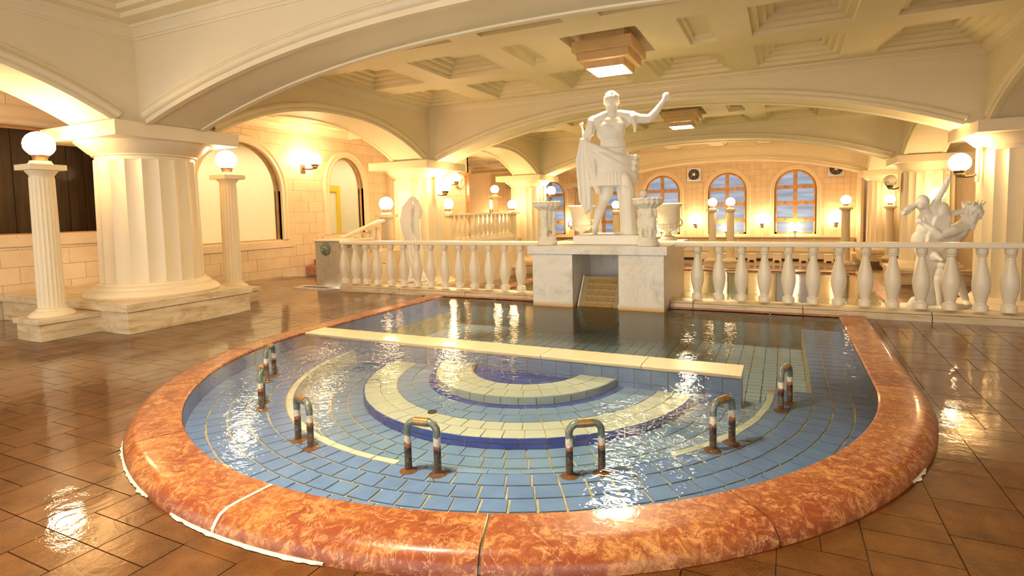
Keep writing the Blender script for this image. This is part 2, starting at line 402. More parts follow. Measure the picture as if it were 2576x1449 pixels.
def ceil_grid(x0, x1, y0, y1, holes, z=ZC):
    xs = sorted({x0, x1} | {h[0] for h in holes} | {h[1] for h in holes}); ys = sorted({y0, y1} | {h[2] for h in holes} | {h[3] for h in holes})
    mb = MB()
    for i in range(len(xs)-1):
        for j in range(len(ys)-1):
            cx, cy = (xs[i]+xs[i+1])/2, (ys[j]+ys[j+1])/2
            if any(h[0] < cx < h[1] and h[2] < cy < h[3] for h in holes): continue
            mb.add([(xs[i],ys[j],z),(xs[i+1],ys[j],z),(xs[i+1],ys[j+1],z),(xs[i],ys[j+1],z)], [(0,1,2,3)])
    ob('ceiling_panel', mb, 'ceil', ceiling)
CX6 = [(-7.03, -5.73), (-5.2, -3.88), (-3.4, -2.1), (-1.58, -.28), (.2, 1.52), (2.05, 3.36)]
CXM = [(-7.03, -5.73), (-5.2, -3.88), (-3.41, -3.0), (-2.42, -1.26), (-.70, -.28), (.2, 1.52), (2.05, 3.36)]
def bay(y0, y1):
    c = (y0+y1)/2
    rows = [(c-2.71, c-1.27, 0), (c-.66, c+.68, 1), (c+1.26, c+2.72, 0)]
    holes = []
    for a, b, md in rows:
        for h in (CXM if md else CX6):
            st = 4
            if md and h[1]-h[0] < .6: st = 2
            if md and abs((h[0]+h[1])/2+1.84) < .1: st = 1
            holes.append((h[0], h[1], a, b)); coffer(h[0], h[1], a, b, ZC, st, .10 if st != 2 else .06, .065 if st > 1 else .16)
    ceil_grid(BXL[1], BXR[0], y0, y1, holes); cornice(BXL[1], BXR[0], y0, y1)
for i in range(4): bay(ends[i]+BT, ends[i+1])
# last strip before the window wall, side aisles
def flat_bay(x0, x1, y0, y1, z, nx, ny, corn=True):
    holes = []; w_ = (x1-x0)/nx; h_ = (y1-y0)/ny
    for i in range(nx):
        for j in range(ny):
            hx = (x0+w_*i+w_*.2, x0+w_*(i+1)-w_*.2, y0+h_*j+h_*.22, y0+h_*(j+1)-h_*.22); holes.append(hx); coffer(*hx, z, 2, .1, .07)
    ceil_grid(x0, x1, y0, y1, holes, z)
    if corn: cornice(x0, x1, y0, y1, [(d, q-4.07+z) for d, q in CORN], mat='plaster')
flat_bay(-14.7, BXR[0], BF[3]+BT, WB, 3.9, 7, 1)
flat_bay(WL, BXL[0], ends[0], 11.4, 3.78, 1, 6); flat_bay(WL-4.3, BXL[0], 11.4, BF[3]+BT, 3.78, 3, 6)
flat_bay(BXR[1], WR, ends[0], WB, 3.78, 1, 12)

# ------------------------------------------------------------ columns
def fluted(mb, R, r1, z0, z1, n, depth, rings=4):
    sub = 8; vs = []
    for k in range(rings+1):
        t = k/rings; rr = R+(r1-R)*t
        for i in range(n):
            for s in range(sub):
                u = s/sub; q = rr-depth*(1-(2*u-1)**2); a = 2*PI*(i+u)/n
                vs.append((q*math.cos(a), q*math.sin(a), z0+(z1-z0)*t))
    m_ = n*sub; fs = [(k*m_+j, k*m_+(j+1) % m_, (k+1)*m_+(j+1) % m_, (k+1)*m_+j) for k in range(rings) for j in range(m_)]
    return mb.add(vs, fs, True)
def big_column(name, x, y, z0, label, pl=None):
    t = thing(name, label, 'column', (x, y, z0), 0, 'large fluted columns')
    H = ZS-z0
    zp = .41
    px = pl or (.914, .914, .914, .914)
    ob('plinth', MB().box(-px[0], -px[2], 0, px[1], px[3], .295), 'travertine', t, bev=.006)
    ob('plinth_cap', MB().box(-px[0]-.03, -px[2]-.03, .297, px[1]+.03, px[3]+.03, zp), 'travertine', t, bev=.008)
    ob('torus_base', MB().lathe([(.6,zp),(.86,zp),(.875,zp+.03),(.85,zp+.07),(.80,zp+.10),(.765,zp+.115),(.76,zp+.14),(.725,zp+.165),(.70,zp+.17),(.69,zp+.20),(.6,zp+.20)], 64), 'cream', t)
    ob('shaft', fluted(MB(), .665, .645, zp+.19, H-.45, 20, .036), 'cream', t)
    ob('capital', MB().lathe([(.5,H-.46),(.625,H-.455),(.62,H-.40),(.655,H-.395),(.66,H-.375),(.70,H-.35),(.77,H-.28),(.84,H-.215),(.845,H-.195),(.5,H-.195)], 64), 'cream', t)
    ob('abacus', MB().box(-.892, -.892, H-.197, .892, .892, H-.002), 'cream', t, bev=.004)
    return t
big_column('fluted_column', CXL, CY_[0], 0, 'huge white fluted column on its wide stained plinth, nearest on the left', (2.3, .914, .914, .914))
big_column('fluted_column', CXL, CY_[1], LOW, 'thick fluted column behind the veiled statue, left of the fountain block')
big_column('fluted_column', CXL, CY_[2], LOW, 'fluted column behind the far end of the upper balustrade')
big_column('fluted_column', CXL, CY_[3], LOW, 'farthest left fluted column, seen behind the tall statue')
big_column('fluted_column', CXR, CY_[1], LOW, 'fluted column at the right edge carrying a globe lamp, right of the figure group')
big_column('fluted_column', CXR, CY_[2], LOW, 'fluted column behind the sculpted figure group')
big_column('fluted_column', CXR, CY_[3], LOW, 'farthest right fluted column beside the arched windows')

GR = .165
def globe_parts(t, z, lit=True, base=True, r=GR):
    g = ob('globe', MB().ball((0,0,z), r, None, 28, 18), 'globe' if lit else 'globeoff', t)
    mb = MB().lathe([(.05,z-r-.045),(.085,z-r-.04),(.075,z-r-.015),(.09,z-r+.012),(.095,z-r+.03),(.07,z-r+.028)], 24); ob('globe_collar', mb, 'bronze', g)
    k = MB()
    for q in range(6):
        a0 = 2*PI*q/6; pts = []
        for i in range(13):
            u = i/12; a = a0 + (u-.5)*2*PI/6*.98; lat = -1.02+ .78*math.sin(PI*u)**.8
            rr = r+.004; pts.append((rr*math.cos(lat)*math.cos(a), rr*math.cos(lat)*math.sin(a), z+rr*math.sin(lat)))
        k.tube(pts, .0035, 6)
    ob('petal_wire', k, 'bronze', g)
def small_column(x, y, z0, label, plinth=(-.27, .27, -.27, .27), group='globe lamp columns'):
    t = thing('lamp_column', label, 'lamp', (x, y, z0), 0, group)
    a, b, c, d = plinth
    ob('plinth', MB().box(a, c, 0, b, d, .215), 'travertine', t, bev=.005)
    ob('plinth_cap', MB().box(a-.03, c-.03, .217, b+.03, d+.03, .285), 'travertine', t, bev=.006)
    ob('base', MB().lathe([(.1,.285),(.24,.285),(.245,.295),(.225,.33),(.19,.355),(.17,.365),(.165,.385),(.14,.395),(.1,.395)], 32), 'cream', t)
    ob('shaft', fluted(MB(), .145, .132, .39, 2.07, 20, .008, 2), 'cream', t)
    ob('capital', MB().lathe([(.1,2.06),(.125,2.062),(.128,2.10),(.14,2.115),(.165,2.15),(.17,2.165),(.1,2.165)], 32).box(-.195, -.195, 2.165, .195, .195, 2.235).lathe([(.1,2.235),(.13,2.235),(.128,2.255),(.115,2.262),(.112,2.285),(.08,2.285)], 24), 'cream', t)
    globe_parts(t, 2.495)
    return t
small_column(-8.03, 3.23, 0, 'slim fluted lamp column in front of the huge near-left column', (-.27, .27, -.27, .5))
small_column(-8.03, 5.86, 0, 'slim fluted lamp column behind the huge near-left column', (-.27, .27, -.5, .27))
l3 = small_column(-8.06, 10.06, LOW, 'slim lamp column at the foot of the sloping handrail')
def lc(x, y, z, label): return dup(l3, (x, y, z), None, label)
lc(-8.03, 12.72, LOW, 'slim lamp column half hidden by the veiled statue\'s column, at the near end of the upper balustrade')
lc(-8.06, 16.93, LOW, 'slim lamp column at the far end of the upper balustrade')
lc(-9.8, 18.9, -.08, 'small distant lamp column behind the blank notice board')
lc(-5.6, 21.6, -.8, 'distant lamp column seen between the legs of the tall statue')
lc(-1.79, 21.5, -.8, 'left one of the pair of distant lamp columns before the middle window')
lc(-1.14, 21.5, -.8, 'right one of the pair of distant lamp columns before the middle window')
lc(2.66, 21.6, -.83, 'distant lamp column right of the right-hand window')
lc(4.3, 16.9, LOW-.05, 'lamp column directly behind the sculpted figure group')
lc(4.3, 23.8, LOW-.1, 'lamp column standing before the farthest right fluted column')

def bracket_lamp(x, y, z, ang, label, lit=True, arm=.32, plate=True):
    # ang: direction from wall to globe
    t = thing('bracket_lamp', label, 'lamp', (x, y, z), ang, 'globe lamps on brackets')
    globe_parts(t, 0, lit)
    ob('arm', MB().tube([(-arm,0,-.20),(-arm*.8,0,-.235),(-arm*.45,0,-.245),(-.03,0,-.235),(0,0,-.21)], .02, 8).lathe([(.03,-.25),(.05,-.24),(.05,-.20),(.03,-.195)], 12), 'darkmetal', t)
    ob('wall_plate', MB().box(-arm-.03, -.07, -.34, -arm, .07, .22 if plate else -.12), 'cream' if plate else 'darkmetal', t, bev=.005)
    return t
bracket_lamp(3.42, 11.25, 2.18, PI, 'lit globe lamp on a bracket on the right-edge column', arm=.235)
bracket_lamp(3.44, 18.2, 2.16, PI, 'unlit globe lamp on a bracket, on the column behind the figure group', False, arm=.215)
bracket_lamp(-7.11, 11.2, 2.20, 0, 'lit globe bracket lamp on the column behind the veiled statue', arm=.225)
bracket_lamp(-7.11, 18.27, 2.25, 0, 'lit globe bracket lamp on the column at the end of the upper balustrade', arm=.225)
bracket_lamp(-9.98, 9.75, 2.93, 0, 'lit globe wall lamp between the two arched openings', arm=.40, plate=False)
bracket_lamp(-9.98, 16.35, 2.77, 0, 'lit globe wall lamp beside the round clock', arm=.40, plate=False)
for x, z, lb in ((-14.2, .85, 'lit globe wall lamp glimpsed below the blank notice board'), (-12.7, .85, 'added globe wall lamp brightening the far-left wall, unseen behind the columns'), (-9.8, .85, 'lit globe wall lamp seen behind the left urn'), (-6.4, .85, 'lit globe wall lamp glimpsed beside the tree-trunk support of the tall statue'), (-3.25, .86, 'lit globe wall lamp left of the middle window'),  # the one behind the columns is added to brighten the dark far-left wall
                 (-.22, .84, 'lit globe wall lamp between the middle and the right-hand windows'), (2.83, .86, 'lit globe wall lamp right of the right-hand window')):
    bracket_lamp(x, WB-.348, z, -PI/2, lb, arm=.30, plate=False)
for x, lb in ((-4.86, 'lit globe lamp at the sill of the left-hand window'), (-1.79, 'lit globe lamp at the sill of the middle window'), (1.17, 'lit globe lamp at the sill of the right-hand window')):
    t = thing('sill_lamp', lb, 'lamp', (x, WB-.35, .48), 0, 'globe lamps on the window sills'); globe_parts(t, 0)
    ob('stand', MB().lathe([(.12,-.42),(.12,-.40),(.02,-.38),(.02,-.2),(.04,-.19)], 12), 'darkmetal', t)

# ceiling lamps: tiered wooden boxes
def ceiling_lamp(x, y, label):
    t = thing('ceiling_lamp', label, 'lamp', (x, y, ZC), 0, 'tiered ceiling lamps')
    ob('neck', MB().box(-.32, -.34, -.02, .32, .34, .16), 'lampbox', t)
    for a, z0, z1 in ((.46, -.17, -.015), (.40, -.29, -.172)): ob('tier', MB().box(-a, -a-.02, z0, a, a+.02, z1), 'lampbox', t)
    for a, z0, z1 in ((.31, -.40, -.292),):
        mb = MB(); w_ = .03
        for q in ((-a,-a-.02,a,-a-.02+w_), (-a,a+.02-w_,a,a+.02), (-a,-a-.02+w_,-a+w_,a+.02-w_), (a-w_,-a-.02+w_,a,a+.02-w_)): mb.box(q[0], q[1], z0, q[2], q[3], z1)
        ob('tier', mb, 'lampbox', t)
    ob('diffuser', MB().box(-.26, -.28, -.385, .26, .28, -.30), 'lampglow', t)
    return t
ceiling_lamp(-1.84, 7.93, 'brown tiered ceiling lamp above the tall statue')
ceiling_lamp(-1.84, 14.78, 'smaller-looking second tiered ceiling lamp seen past the raised arm')
ceiling_lamp(-1.84, 1.08, 'tiered ceiling lamp of the nearest bay above the viewer')

# ------------------------------------------------------------ view helper for picking the nearest pieces
CAMP = Vector((0.6327, -0.635, 1.5))
def inview(p, mar=.12):
    d = Vector(p)-CAMP; z = d.dot(F)
    if z < .1: return False
    x = d.dot(R_)/z*1385.25+1326.85; y = -d.dot(U_)/z*1385.25+625.7
    return -2576*mar < x < 2576*(1+mar) and -1449*mar < y < 1449*(1+mar)
def split_pieces(items, maxn=300):
    # items: list of (centre, payload); nearest visible ones first
    vis = [i for i in items if inview(i[0])]; vis.sort(key=lambda i: (Vector(i[0])-CAMP).length)
    return vis[:maxn], vis[maxn:] + [i for i in items if not inview(i[0])]

# ------------------------------------------------------------ floors
floor = MB(); g = .2
def in_pool(x, y, m=0):
    if y > YB+m: return False
    if y >= PY: return abs(x-PX) < RI+m
    return math.hypot(x-PX, y-PY) < RI+m
nx, ny = int(17.2/g), int(11.0/g)
for i in range(nx):
    for j in range(ny):
        x0, y0 = -10.4+i*g, -3.2+j*g; x1, y1 = x0+g, y0+g
        if y0 >= 7.5 and x0 > -7.9: continue
        if in_pool((x0+x1)/2, (y0+y1)/2, .15): continue
        floor.add([(x, y, floor_z(x, y)-.010) for x, y in ((x0,y0),(x1,y0),(x1,y1),(x0,y1))], [(0,1,2,3)])
fl = ob('floor', floor, 'joint', norm=False); fl['kind'] = 'structure'
U1 = .178
TG = .006
TM = {}
def tile_mesh(hw, hh):
    k = (round(hw, 3), round(hh, 3))
    if k not in TM:
        me = MB().box(-hw+TG/2, -hh+TG/2, -.012, hw-TG/2, hh-TG/2, 0).mesh('floor_tile'); me.materials.append(M['floortile']); TM[k] = me
    return TM[k]
items = []; rf = random.Random(11); W1 = .355
for i in range(-34, 16):
    x0 = 1.33+i*W1; y = -1.4+rf.choice((0, .5, .25, .75))*W1
    while y < 9.2:
        h = rf.choice((W1, W1, W1/2, W1/2, W1*1.5)); sp = 2 if (h >= W1 and rf.random() < .30) else 1
        for q in range(sp):
            hw, hh = W1/2/sp, h/2; cx, cy = x0+hw*(2*q+1), y+hh
            if cx < -10.35 or cx > 6.5 or cy < -.6 or cy > 8.9 or (cy > 7.46 and cx > -7.8): continue
            if cx < -7.2 and 3.8 < cy < 5.3: continue
            cs = [(cx+sx*hw, cy+sy*hh) for sx, sy in ((-1,-1),(1,-1),(1,1),(-1,1))]
            if all(in_pool(a, b, .22) for a, b in cs): continue
            items.append(((cx, cy, floor_z(cx, cy)), ((hw, hh), cs)))
        y += h
def clampc(x, y):
    if y >= PY:
        if y < YB and abs(x-PX) < RI+.12: x = PX+math.copysign(RI+.12, x-PX)
    else:
        r = math.hypot(x-PX, y-PY)
        if r < RI+.12: k = (RI+.12)/r; x, y = PX+(x-PX)*k, PY+(y-PY)*k
    return x, y
near, far = split_pieces(items)
for (c, (d, cs)) in near:
    if any(in_pool(a, b, .12) for a, b in cs):
        q = [clampc(a, b) for a, b in cs]; mb = MB().prism([(a-c[0], b-c[1]) for a, b in q], -.012, 0); me = mb.mesh('floor_tile'); me.materials.append(M['floortile'])
    else: me = tile_mesh(*d)
    o = link('floor_tile', me, fl, c); o.rotation_euler.x = math.atan((floor_z(c[0], c[1]+.1)-floor_z(c[0], c[1]-.1))/.2)
mb = MB()
for (c, (d, cs)) in far:
    q = [clampc(a, b) for a, b in cs]
    q = [(a+(TG/2 if a < c[0] else -TG/2), b+(TG/2 if b < c[1] else -TG/2)) for a, b in q]
    mb.add([(a, b, floor_z(a, b)) for a, b in q]+[(a, b, floor_z(a, b)-.01) for a, b in q], [(0,1,2,3),(0,4,5,1),(1,5,6,2),(2,6,7,3),(3,7,4,0)])
o = ob('floor_tiles', mb, 'floortile', fl, norm=False); o['kind'] = 'stuff'

# lower floor with the second pool cut out
P2 = (-6.4, 2.72, 9.6, 19.2)
lf = MB(); lz = lambda y: LOW - .27*sstep((y-20)/5)
def lrect(x0, x1, y0, y1, n=1):
    for k in range(n):
        a = y0+(y1-y0)*k/n; b = y0+(y1-y0)*(k+1)/n
        lf.add([(x0,a,lz(a)),(x1,a,lz(a)),(x1,b,lz(b)),(x0,b,lz(b))], [(0,1,2,3)])
lrect(-14.7, P2[0], 7.5, P2[3]); lrect(P2[1], 7.2, 7.5, P2[3]); lrect(P2[0], P2[1], 7.5, P2[2]); lrect(-14.7, 7.2, P2[3], WB, 8)
lo = ob('floor', lf, 'floortile', norm=False); lo['kind'] = 'structure'
pb = thing('lower_pool', 'green-tinted lower pool with orange rim beyond the balustrade', 'pool', ((P2[0]+P2[1])/2, (P2[2]+P2[3])/2, LOW))
def P2o(name, mb, mt, par=None, **k):
    o = ob(name, mb, mt, par or pb, **k); o.location = (-pb.location.x, -pb.location.y, -pb.location.z) if par is None else (0,0,0); return o
a, b, c, d = P2
mb = MB().box(a, c, -1.5, b, d, -1.45); P2o('basin_floor', mb, 'pool2')
mb = MB().box(a-.05, c, -1.5, a, d, LOW).box(b, c, -1.5, b+.05, d, LOW).box(a, c-.05, -1.5, b, c, LOW).box(a, d, -1.5, b, d+.05, LOW); P2o('basin_wall', mb, 'pool2')
for k in range(7):
    y0 = c+(d-c)*k/7; y1 = c+(d-c)*(k+1)/7-.01
    P2o('rim_stone', MB().box(b-.02, y0, LOW-.1, b+.33, y1, LOW+.10), 'redmarble', bev=.015); P2o('rim_stone', MB().box(a-.33, y0, LOW-.1, a+.02, y1, LOW+.10), 'redmarble', bev=.015)
for k in range(7):
    x0 = a+(b-a)*k/7; x1 = a+(b-a)*(k+1)/7-.01
    P2o('rim_stone', MB().box(x0, d-.02, LOW-.1, x1, d+.33, LOW+.10), 'redmarble', bev=.015); P2o('rim_stone', MB().box(x0, c-.33, LOW-.1, x1, c+.02, LOW+.10), 'redmarble', bev=.015)
w2 = ob('lower_pool_water', MB().add([(a,c,LOW+.06),(b,c,LOW+.06),(b,d,LOW+.06),(a,d,LOW+.06)], [(0,1,2,3)]), 'water2'); tag(w2, 'rippled greenish water filling the lower pool beyond the balustrade', 'water', kind='stuff')
# handrail standing in the lower pool
t = thing('pool_handrail', 'thin steel handrail standing in the lower pool water', 'handrail', (.7, 15, -1.45))
ob('top_rail', MB().tube([(-1.4,0,1.21),(1.45,0,1.21)], .018, 8), 'steel', t)
for x in (-1.38, -.9, -.2, .6, 1.4): ob('post', MB().tube([(x,0,0),(x,0,1.2)], .016, 8), 'steel', t)

# ------------------------------------------------------------ main pool
pool = thing('main_pool', 'D-shaped blue tiled pool with a rounded red marble rim in the foreground', 'pool', (PX, PY, 0))
def PO(name, mb, mt, **k):
    o = ob(name, mb, mt, pool, **k); o.location = (-PX, -PY, 0); return o
RIMP = [(RI, -.07), (RI, .088), (RI+.012, .10), (RI+.20, .102), (RI+.262, .098), (RI+.30, .083), (RI+.325, .055), (RO+.005, .03), (RO+.005, -.03)]
def rim_arc(a0, a1, n=14):
    mb = MB(); k = len(RIMP); vs = []
    for i in range(n+1):
        a = a0+(a1-a0)*i/n
        for r, z in RIMP: vs.append((PX+r*math.cos(a), PY+r*math.sin(a), z))
    fs = [(i*k+j, i*k+(j+1) % k, (i+1)*k+(j+1) % k, (i+1)*k+j) for i in range(n) for j in range(k)]
    fs += [tuple(range(k))[::-1], tuple(n*k+j for j in range(k))]
    return mb.add(vs, fs, True)
gap = .0022
RD = math.radians
cuts = [0, -22.4, -45.8, -69, -92.5, -116, -139.5, -162, -180]
for a0, a1 in zip(cuts[:-1], cuts[1:]): PO('rim_stone', rim_arc(RD(a0)-gap, RD(a1)+gap), 'redmarble')
def rim_straight(side, y0, y1):
    mb = MB(); k = len(RIMP); vs = []
    for y in (y0, y1):
        for r, z in RIMP: vs.append((PX+side*r, y, z))
    return mb.add(vs, [(j, (j+1) % k, k+(j+1) % k, k+j) for j in range(k)]+[tuple(range(k)), tuple(k+j for j in range(k))[::-1]], True)
for sd in (-1, 1):
    ys = [PY, 5.35, 6.4, 7.36]
    for y0, y1 in zip(ys[:-1], ys[1:]): PO('rim_stone', rim_straight(sd, y0+.005, y1-.005), 'redmarble')
for x0, x1 in ((PX-RI+.0, -3.6), (-3.6, -2.2), (-2.2, -.8), (-.8, .5), (.5, PX+RI)):
    PO('rim_stone', MB().box(x0+.004, YB, -.05, x1-.004, 7.40, .098), 'redmarble', bev=.006)
# joint filling and the smear of white sealant at the foot
for a0 in cuts[1:-1]:
    if a0 == -92.5: continue
    vs = []
    for da in (-gap, gap):
        for r, z in RIMP: vs.append((PX+(r-.008)*math.cos(RD(a0)+da), PY+(r-.008)*math.sin(RD(a0)+da), z-.008))
    k = len(RIMP); PO('rim_joint', MB().add(vs, [(j, j+1, k+j+1, k+j) for j in range(k-1)]), 'joint')
vs = []
for da in (-.0035, .0035):
    for r, z in RIMP: vs.append((PX+(r+.002)*math.cos(RD(-92.5)+da), PY+(r+.002)*math.sin(RD(-92.5)+da), z+.002))
k = len(RIMP); o = PO('sealant_joint', MB().add(vs, [(j, j+1, k+j+1, k+j) for j in range(k-1)]), 'silicone'); o['label'] = 'white filled joint'
def smear(a0, a1):
    mb = MB(); n = int(abs(a1-a0)*3); vs = []
    for i in range(n+1):
        a = RD(a0+(a1-a0)*i/n); wd = .014*(.5+noise.noise(Vector((i*.35, a0, 0)))*1.2+.35)*min(1, i/3, (n-i)/3)
        for r, z in ((RO-.005, .02), (RO+.012, .012), (RO+.006+max(.006, wd), .004)): vs.append((PX+r*math.cos(a), PY+r*math.sin(a), z))
    return mb.add(vs, [(i*3+j, i*3+j+1, (i+1)*3+j+1, (i+1)*3+j) for i in range(n) for j in range(2)])
for a0, a1 in ((-81, -99), (-104, -122), (-27, -23)): o = PO('sealant_smear', smear(a0, a1), 'silicone'); o['label'] = 'rough white sealant along the foot of the rim'

# basin levels
lin = MB()
for i in range(64):
    a0, a1 = -PI+PI*i/64, -PI+PI*(i+1)/64; lin.add([(PX+(RI-.004)*math.cos(a), PY+(RI-.004)*math.sin(a), z) for a, z in ((a0,-.4),(a1,-.4),(a1,.078),(a0,.078))], [(0,1,2,3)])
for sd in (-1, 1): lin.add([(PX+sd*(RI-.004), y, z) for y, z in ((PY,-.4),(YB,-.4),(YB,.078),(PY,.078))], [(0,1,2,3)])
PO('side_lining', lin, 'blue', norm=False)
ZB, ZF, Z2, Z1, ZD = -.065, -.2, -.12, -.05, -.32
def arc_poly(r0, r1, a0, a1, n):
    return [(PX+r0*math.cos(a0+(a1-a0)*i/n), PY+r0*math.sin(a0+(a1-a0)*i/n)) for i in range(n+1)] + [(PX+r1*math.cos(a1+(a0-a1)*i/n), PY+r1*math.sin(a1+(a0-a1)*i/n)) for i in range(n+1)]
def ring(r0, r1, a0, a1, z, n=48):
    mb = MB(); 
    for i in range(n):
        b0, b1 = a0+(a1-a0)*i/n, a0+(a1-a0)*(i+1)/n
        mb.add([(PX+r0*math.cos(b0), PY+r0*math.sin(b0), z), (PX+r1*math.cos(b0), PY+r1*math.sin(b0), z), (PX+r1*math.cos(b1), PY+r1*math.sin(b1), z), (PX+r0*math.cos(b1), PY+r0*math.sin(b1), z)], [(0,1,2,3)])
    return mb
def wall_ring(r, a0, a1, z0, z1, n=48):
    mb = MB()
    for i in range(n):
        b0, b1 = a0+(a1-a0)*i/n, a0+(a1-a0)*(i+1)/n
        mb.add([(PX+r*math.cos(b), PY+r*math.sin(b), z) for b, z in ((b0, z0), (b1, z0), (b1, z1), (b0, z1))], [(0,1,2,3)])
    return mb
RB = 2.19
sub = MB()
def addmb(dst, src): dst.add(src.v, src.f); return dst
sub = ring(RB, RI+.02, -PI, 0, ZB-.008)
for sd in (-1, 1):
    x0, x1 = sorted((PX+sd*RB, PX+sd*(RI+.02))); sub.box(x0, PY, ZD, x1, 4.45, ZB-.008)
    x0, x1 = sorted((PX+sd*2.53, PX+sd*(RI+.02))); sub.box(x0, 4.45, ZD, x1, YB+.02, ZB-.008)
addmb(sub, wall_ring(RB, -PI, 0, -.4, ZB-.008)); addmb(sub, ring(.01, RB, -PI, 0, ZF-.008)); 
sub.box(.34, PY-.02, ZF-.2, PX+RB, 4.45, ZF-.008)
addmb(sub, wall_ring(1.60, -PI, 0, ZF, Z2-.008)); addmb(sub, ring(.01, 1.60, -PI, 0, Z2-.008)); addmb(sub, wall_ring(.92, -PI, 0, Z2, Z1-.008)); addmb(sub, ring(.56, .92, -PI, 0, Z1-.008)); addmb(sub, ring(.01, .56, -PI, 0, Z1-.048)); addmb(sub, wall_ring(.56, -PI, 0, Z1-.05, Z1-.008))
PO('basin_mortar', sub, 'grout', norm=False)
sub = MB().box(PX-RI, 4.2, ZD-.06, PX+RI, YB+.05, ZD-.008); PO('deep_mortar', sub, 'joint')
sub = MB().add([(PX-RI-.01,YB,-.4),(PX+RI,YB,-.4),(PX+RI,YB,.09),(PX-RI,YB,.09)], [(0,1,2,3)]); PO('basin_wall', sub, 'grey')
TH = .010
def jit(p, s=.004): return (p[0]+rnd(-s, s), p[1]+rnd(-s, s))
def tile_prism(poly, z, g=.006):
    cx = sum(p[0] for p in poly)/len(poly); cy = sum(p[1] for p in poly)/len(poly)
    q = []
    for p in poly:
        d = math.hypot(p[0]-cx, p[1]-cy); q.append(jit((cx+(p[0]-cx)*(1-g*1.4/max(d, .01)), cy+(p[1]-cy)*(1-g*1.4/max(d, .01))), .0035))
    return (cx, cy), q
def polar_rows(r0, r1, rows, z, amax=0, amin=-PI, size=.152, g=.007):
    out = []
    for k in range(rows):
        a_, b_ = r0+(r1-r0)*k/rows, r0+(r1-r0)*(k+1)/rows; rm = (a_+b_)/2
        lim = math.asin(min(1, .09/rm)) if amax == 0 and rm < RB else 0
        A0, A1 = -PI+lim, -lim; n = max(3, round((A1-A0)*rm/size)); off = 0
        for i in range(n):
            p, q = A0+(A1-A0)*i/n, A0+(A1-A0)*(i+1)/n
            poly = [(PX+r*math.cos(t_), PY+r*math.sin(t_)) for r, t_ in ((a_, p), (b_, p), (b_, q), (a_, q))]
            c_, pl = tile_prism(poly, z, g); out.append(((c_[0], c_[1], z), pl))
    return out
def rect_rows(x0, x1, y0, y1, z, sx, sy, g=.006):
    out = []; nx = max(1, round((x1-x0)/sx)); ny = max(1, round((y1-y0)/sy))
    for i in range(nx):
        for j in range(ny):
            X0, X1 = x0+(x1-x0)*i/nx, x0+(x1-x0)*(i+1)/nx; Y0, Y1 = y0+(y1-y0)*j/ny, y0+(y1-y0)*(j+1)/ny
            c_, pl = tile_prism([(X0,Y0),(X1,Y0),(X1,Y1),(X0,Y1)], z, g); out.append(((c_[0], c_[1], z), pl))
    return out
def joined(name, tiles, mt, label=None):
    mb = MB()
    for c_, pl in tiles:
        z = c_[2]; n = len(pl); mb.add([(x, y, z) for x, y in pl]+[(x, y, z-TH) for x, y in pl], [tuple(range(n))]+[(i, n+i, n+(i+1) % n, (i+1) % n) for i in range(n)])
    o = PO(name, mb, mt, norm=False); o['kind'] = 'stuff'
    if label: o['label'] = label
    return o
bench = polar_rows(RB+.055, RI, 5, ZB, size=.155)
for sd in (-1, 1):
    xa, xb = sorted((PX+sd*(RB+.055), PX+sd*RI)); bench += rect_rows(xa, xb, PY, 4.45, ZB, .145, .15)
    xa, xb = sorted((PX+sd*2.53, PX+sd*RI)); bench += rect_rows(xa, xb, 4.45, YB, ZB, .142, .15)
near, far = split_pieces(bench, 290)
for c_, pl in near:
    me = MB().prism([(x-c_[0], y-c_[1]) for x, y in pl], -TH, 0).mesh('bench_tile'); me.materials.append(M['blue'])
    link('bench_tile', me, pool, (c_[0]-PX, c_[1]-PY, c_[2]))
joined('bench_tiles', far, 'blue')
nz = polar_rows(RB, RB+.055, 1, ZB, size=.20, g=.003); nzc = [q for q in nz if not -87 < math.degrees(math.atan2(q[0][1]-PY, q[0][0]-PX)) < -40]
joined('nosing_tiles', nzc, 'creamtile', 'cream edging tiles of the submerged bench'); joined('nosing_tiles', [q for q in nz if q not in nzc], 'lightblue')
PO('bench_riser', wall_ring(RB-.004, -PI, 0, ZF-.02, ZB), 'creamtile', norm=False)
joined('lower_step_tiles', polar_rows(1.60, RB, 4, ZF), 'lightblue', 'light blue step tiles')
joined('outer_cream_ring', polar_rows(1.30, 1.60, 2, Z2, g=.004), 'creamtile', 'wide outer cream ring')
joined('middle_blue_ring', polar_rows(1.0, 1.30, 2, Z2, g=.004), 'lightblue', 'light blue ring between the cream rings')
joined('inner_navy_ring', polar_rows(.92, 1.0, 1, Z2, g=.003), 'navy', 'narrow navy ring')
joined('inner_cream_ring', polar_rows(.58, .92, 2, Z1, g=.004), 'creamtile', 'inner cream ring')
joined('centre_tiles', polar_rows(.08, .58, 5, Z1-.04, size=.1, g=.004), 'navy', 'navy centre tiles')
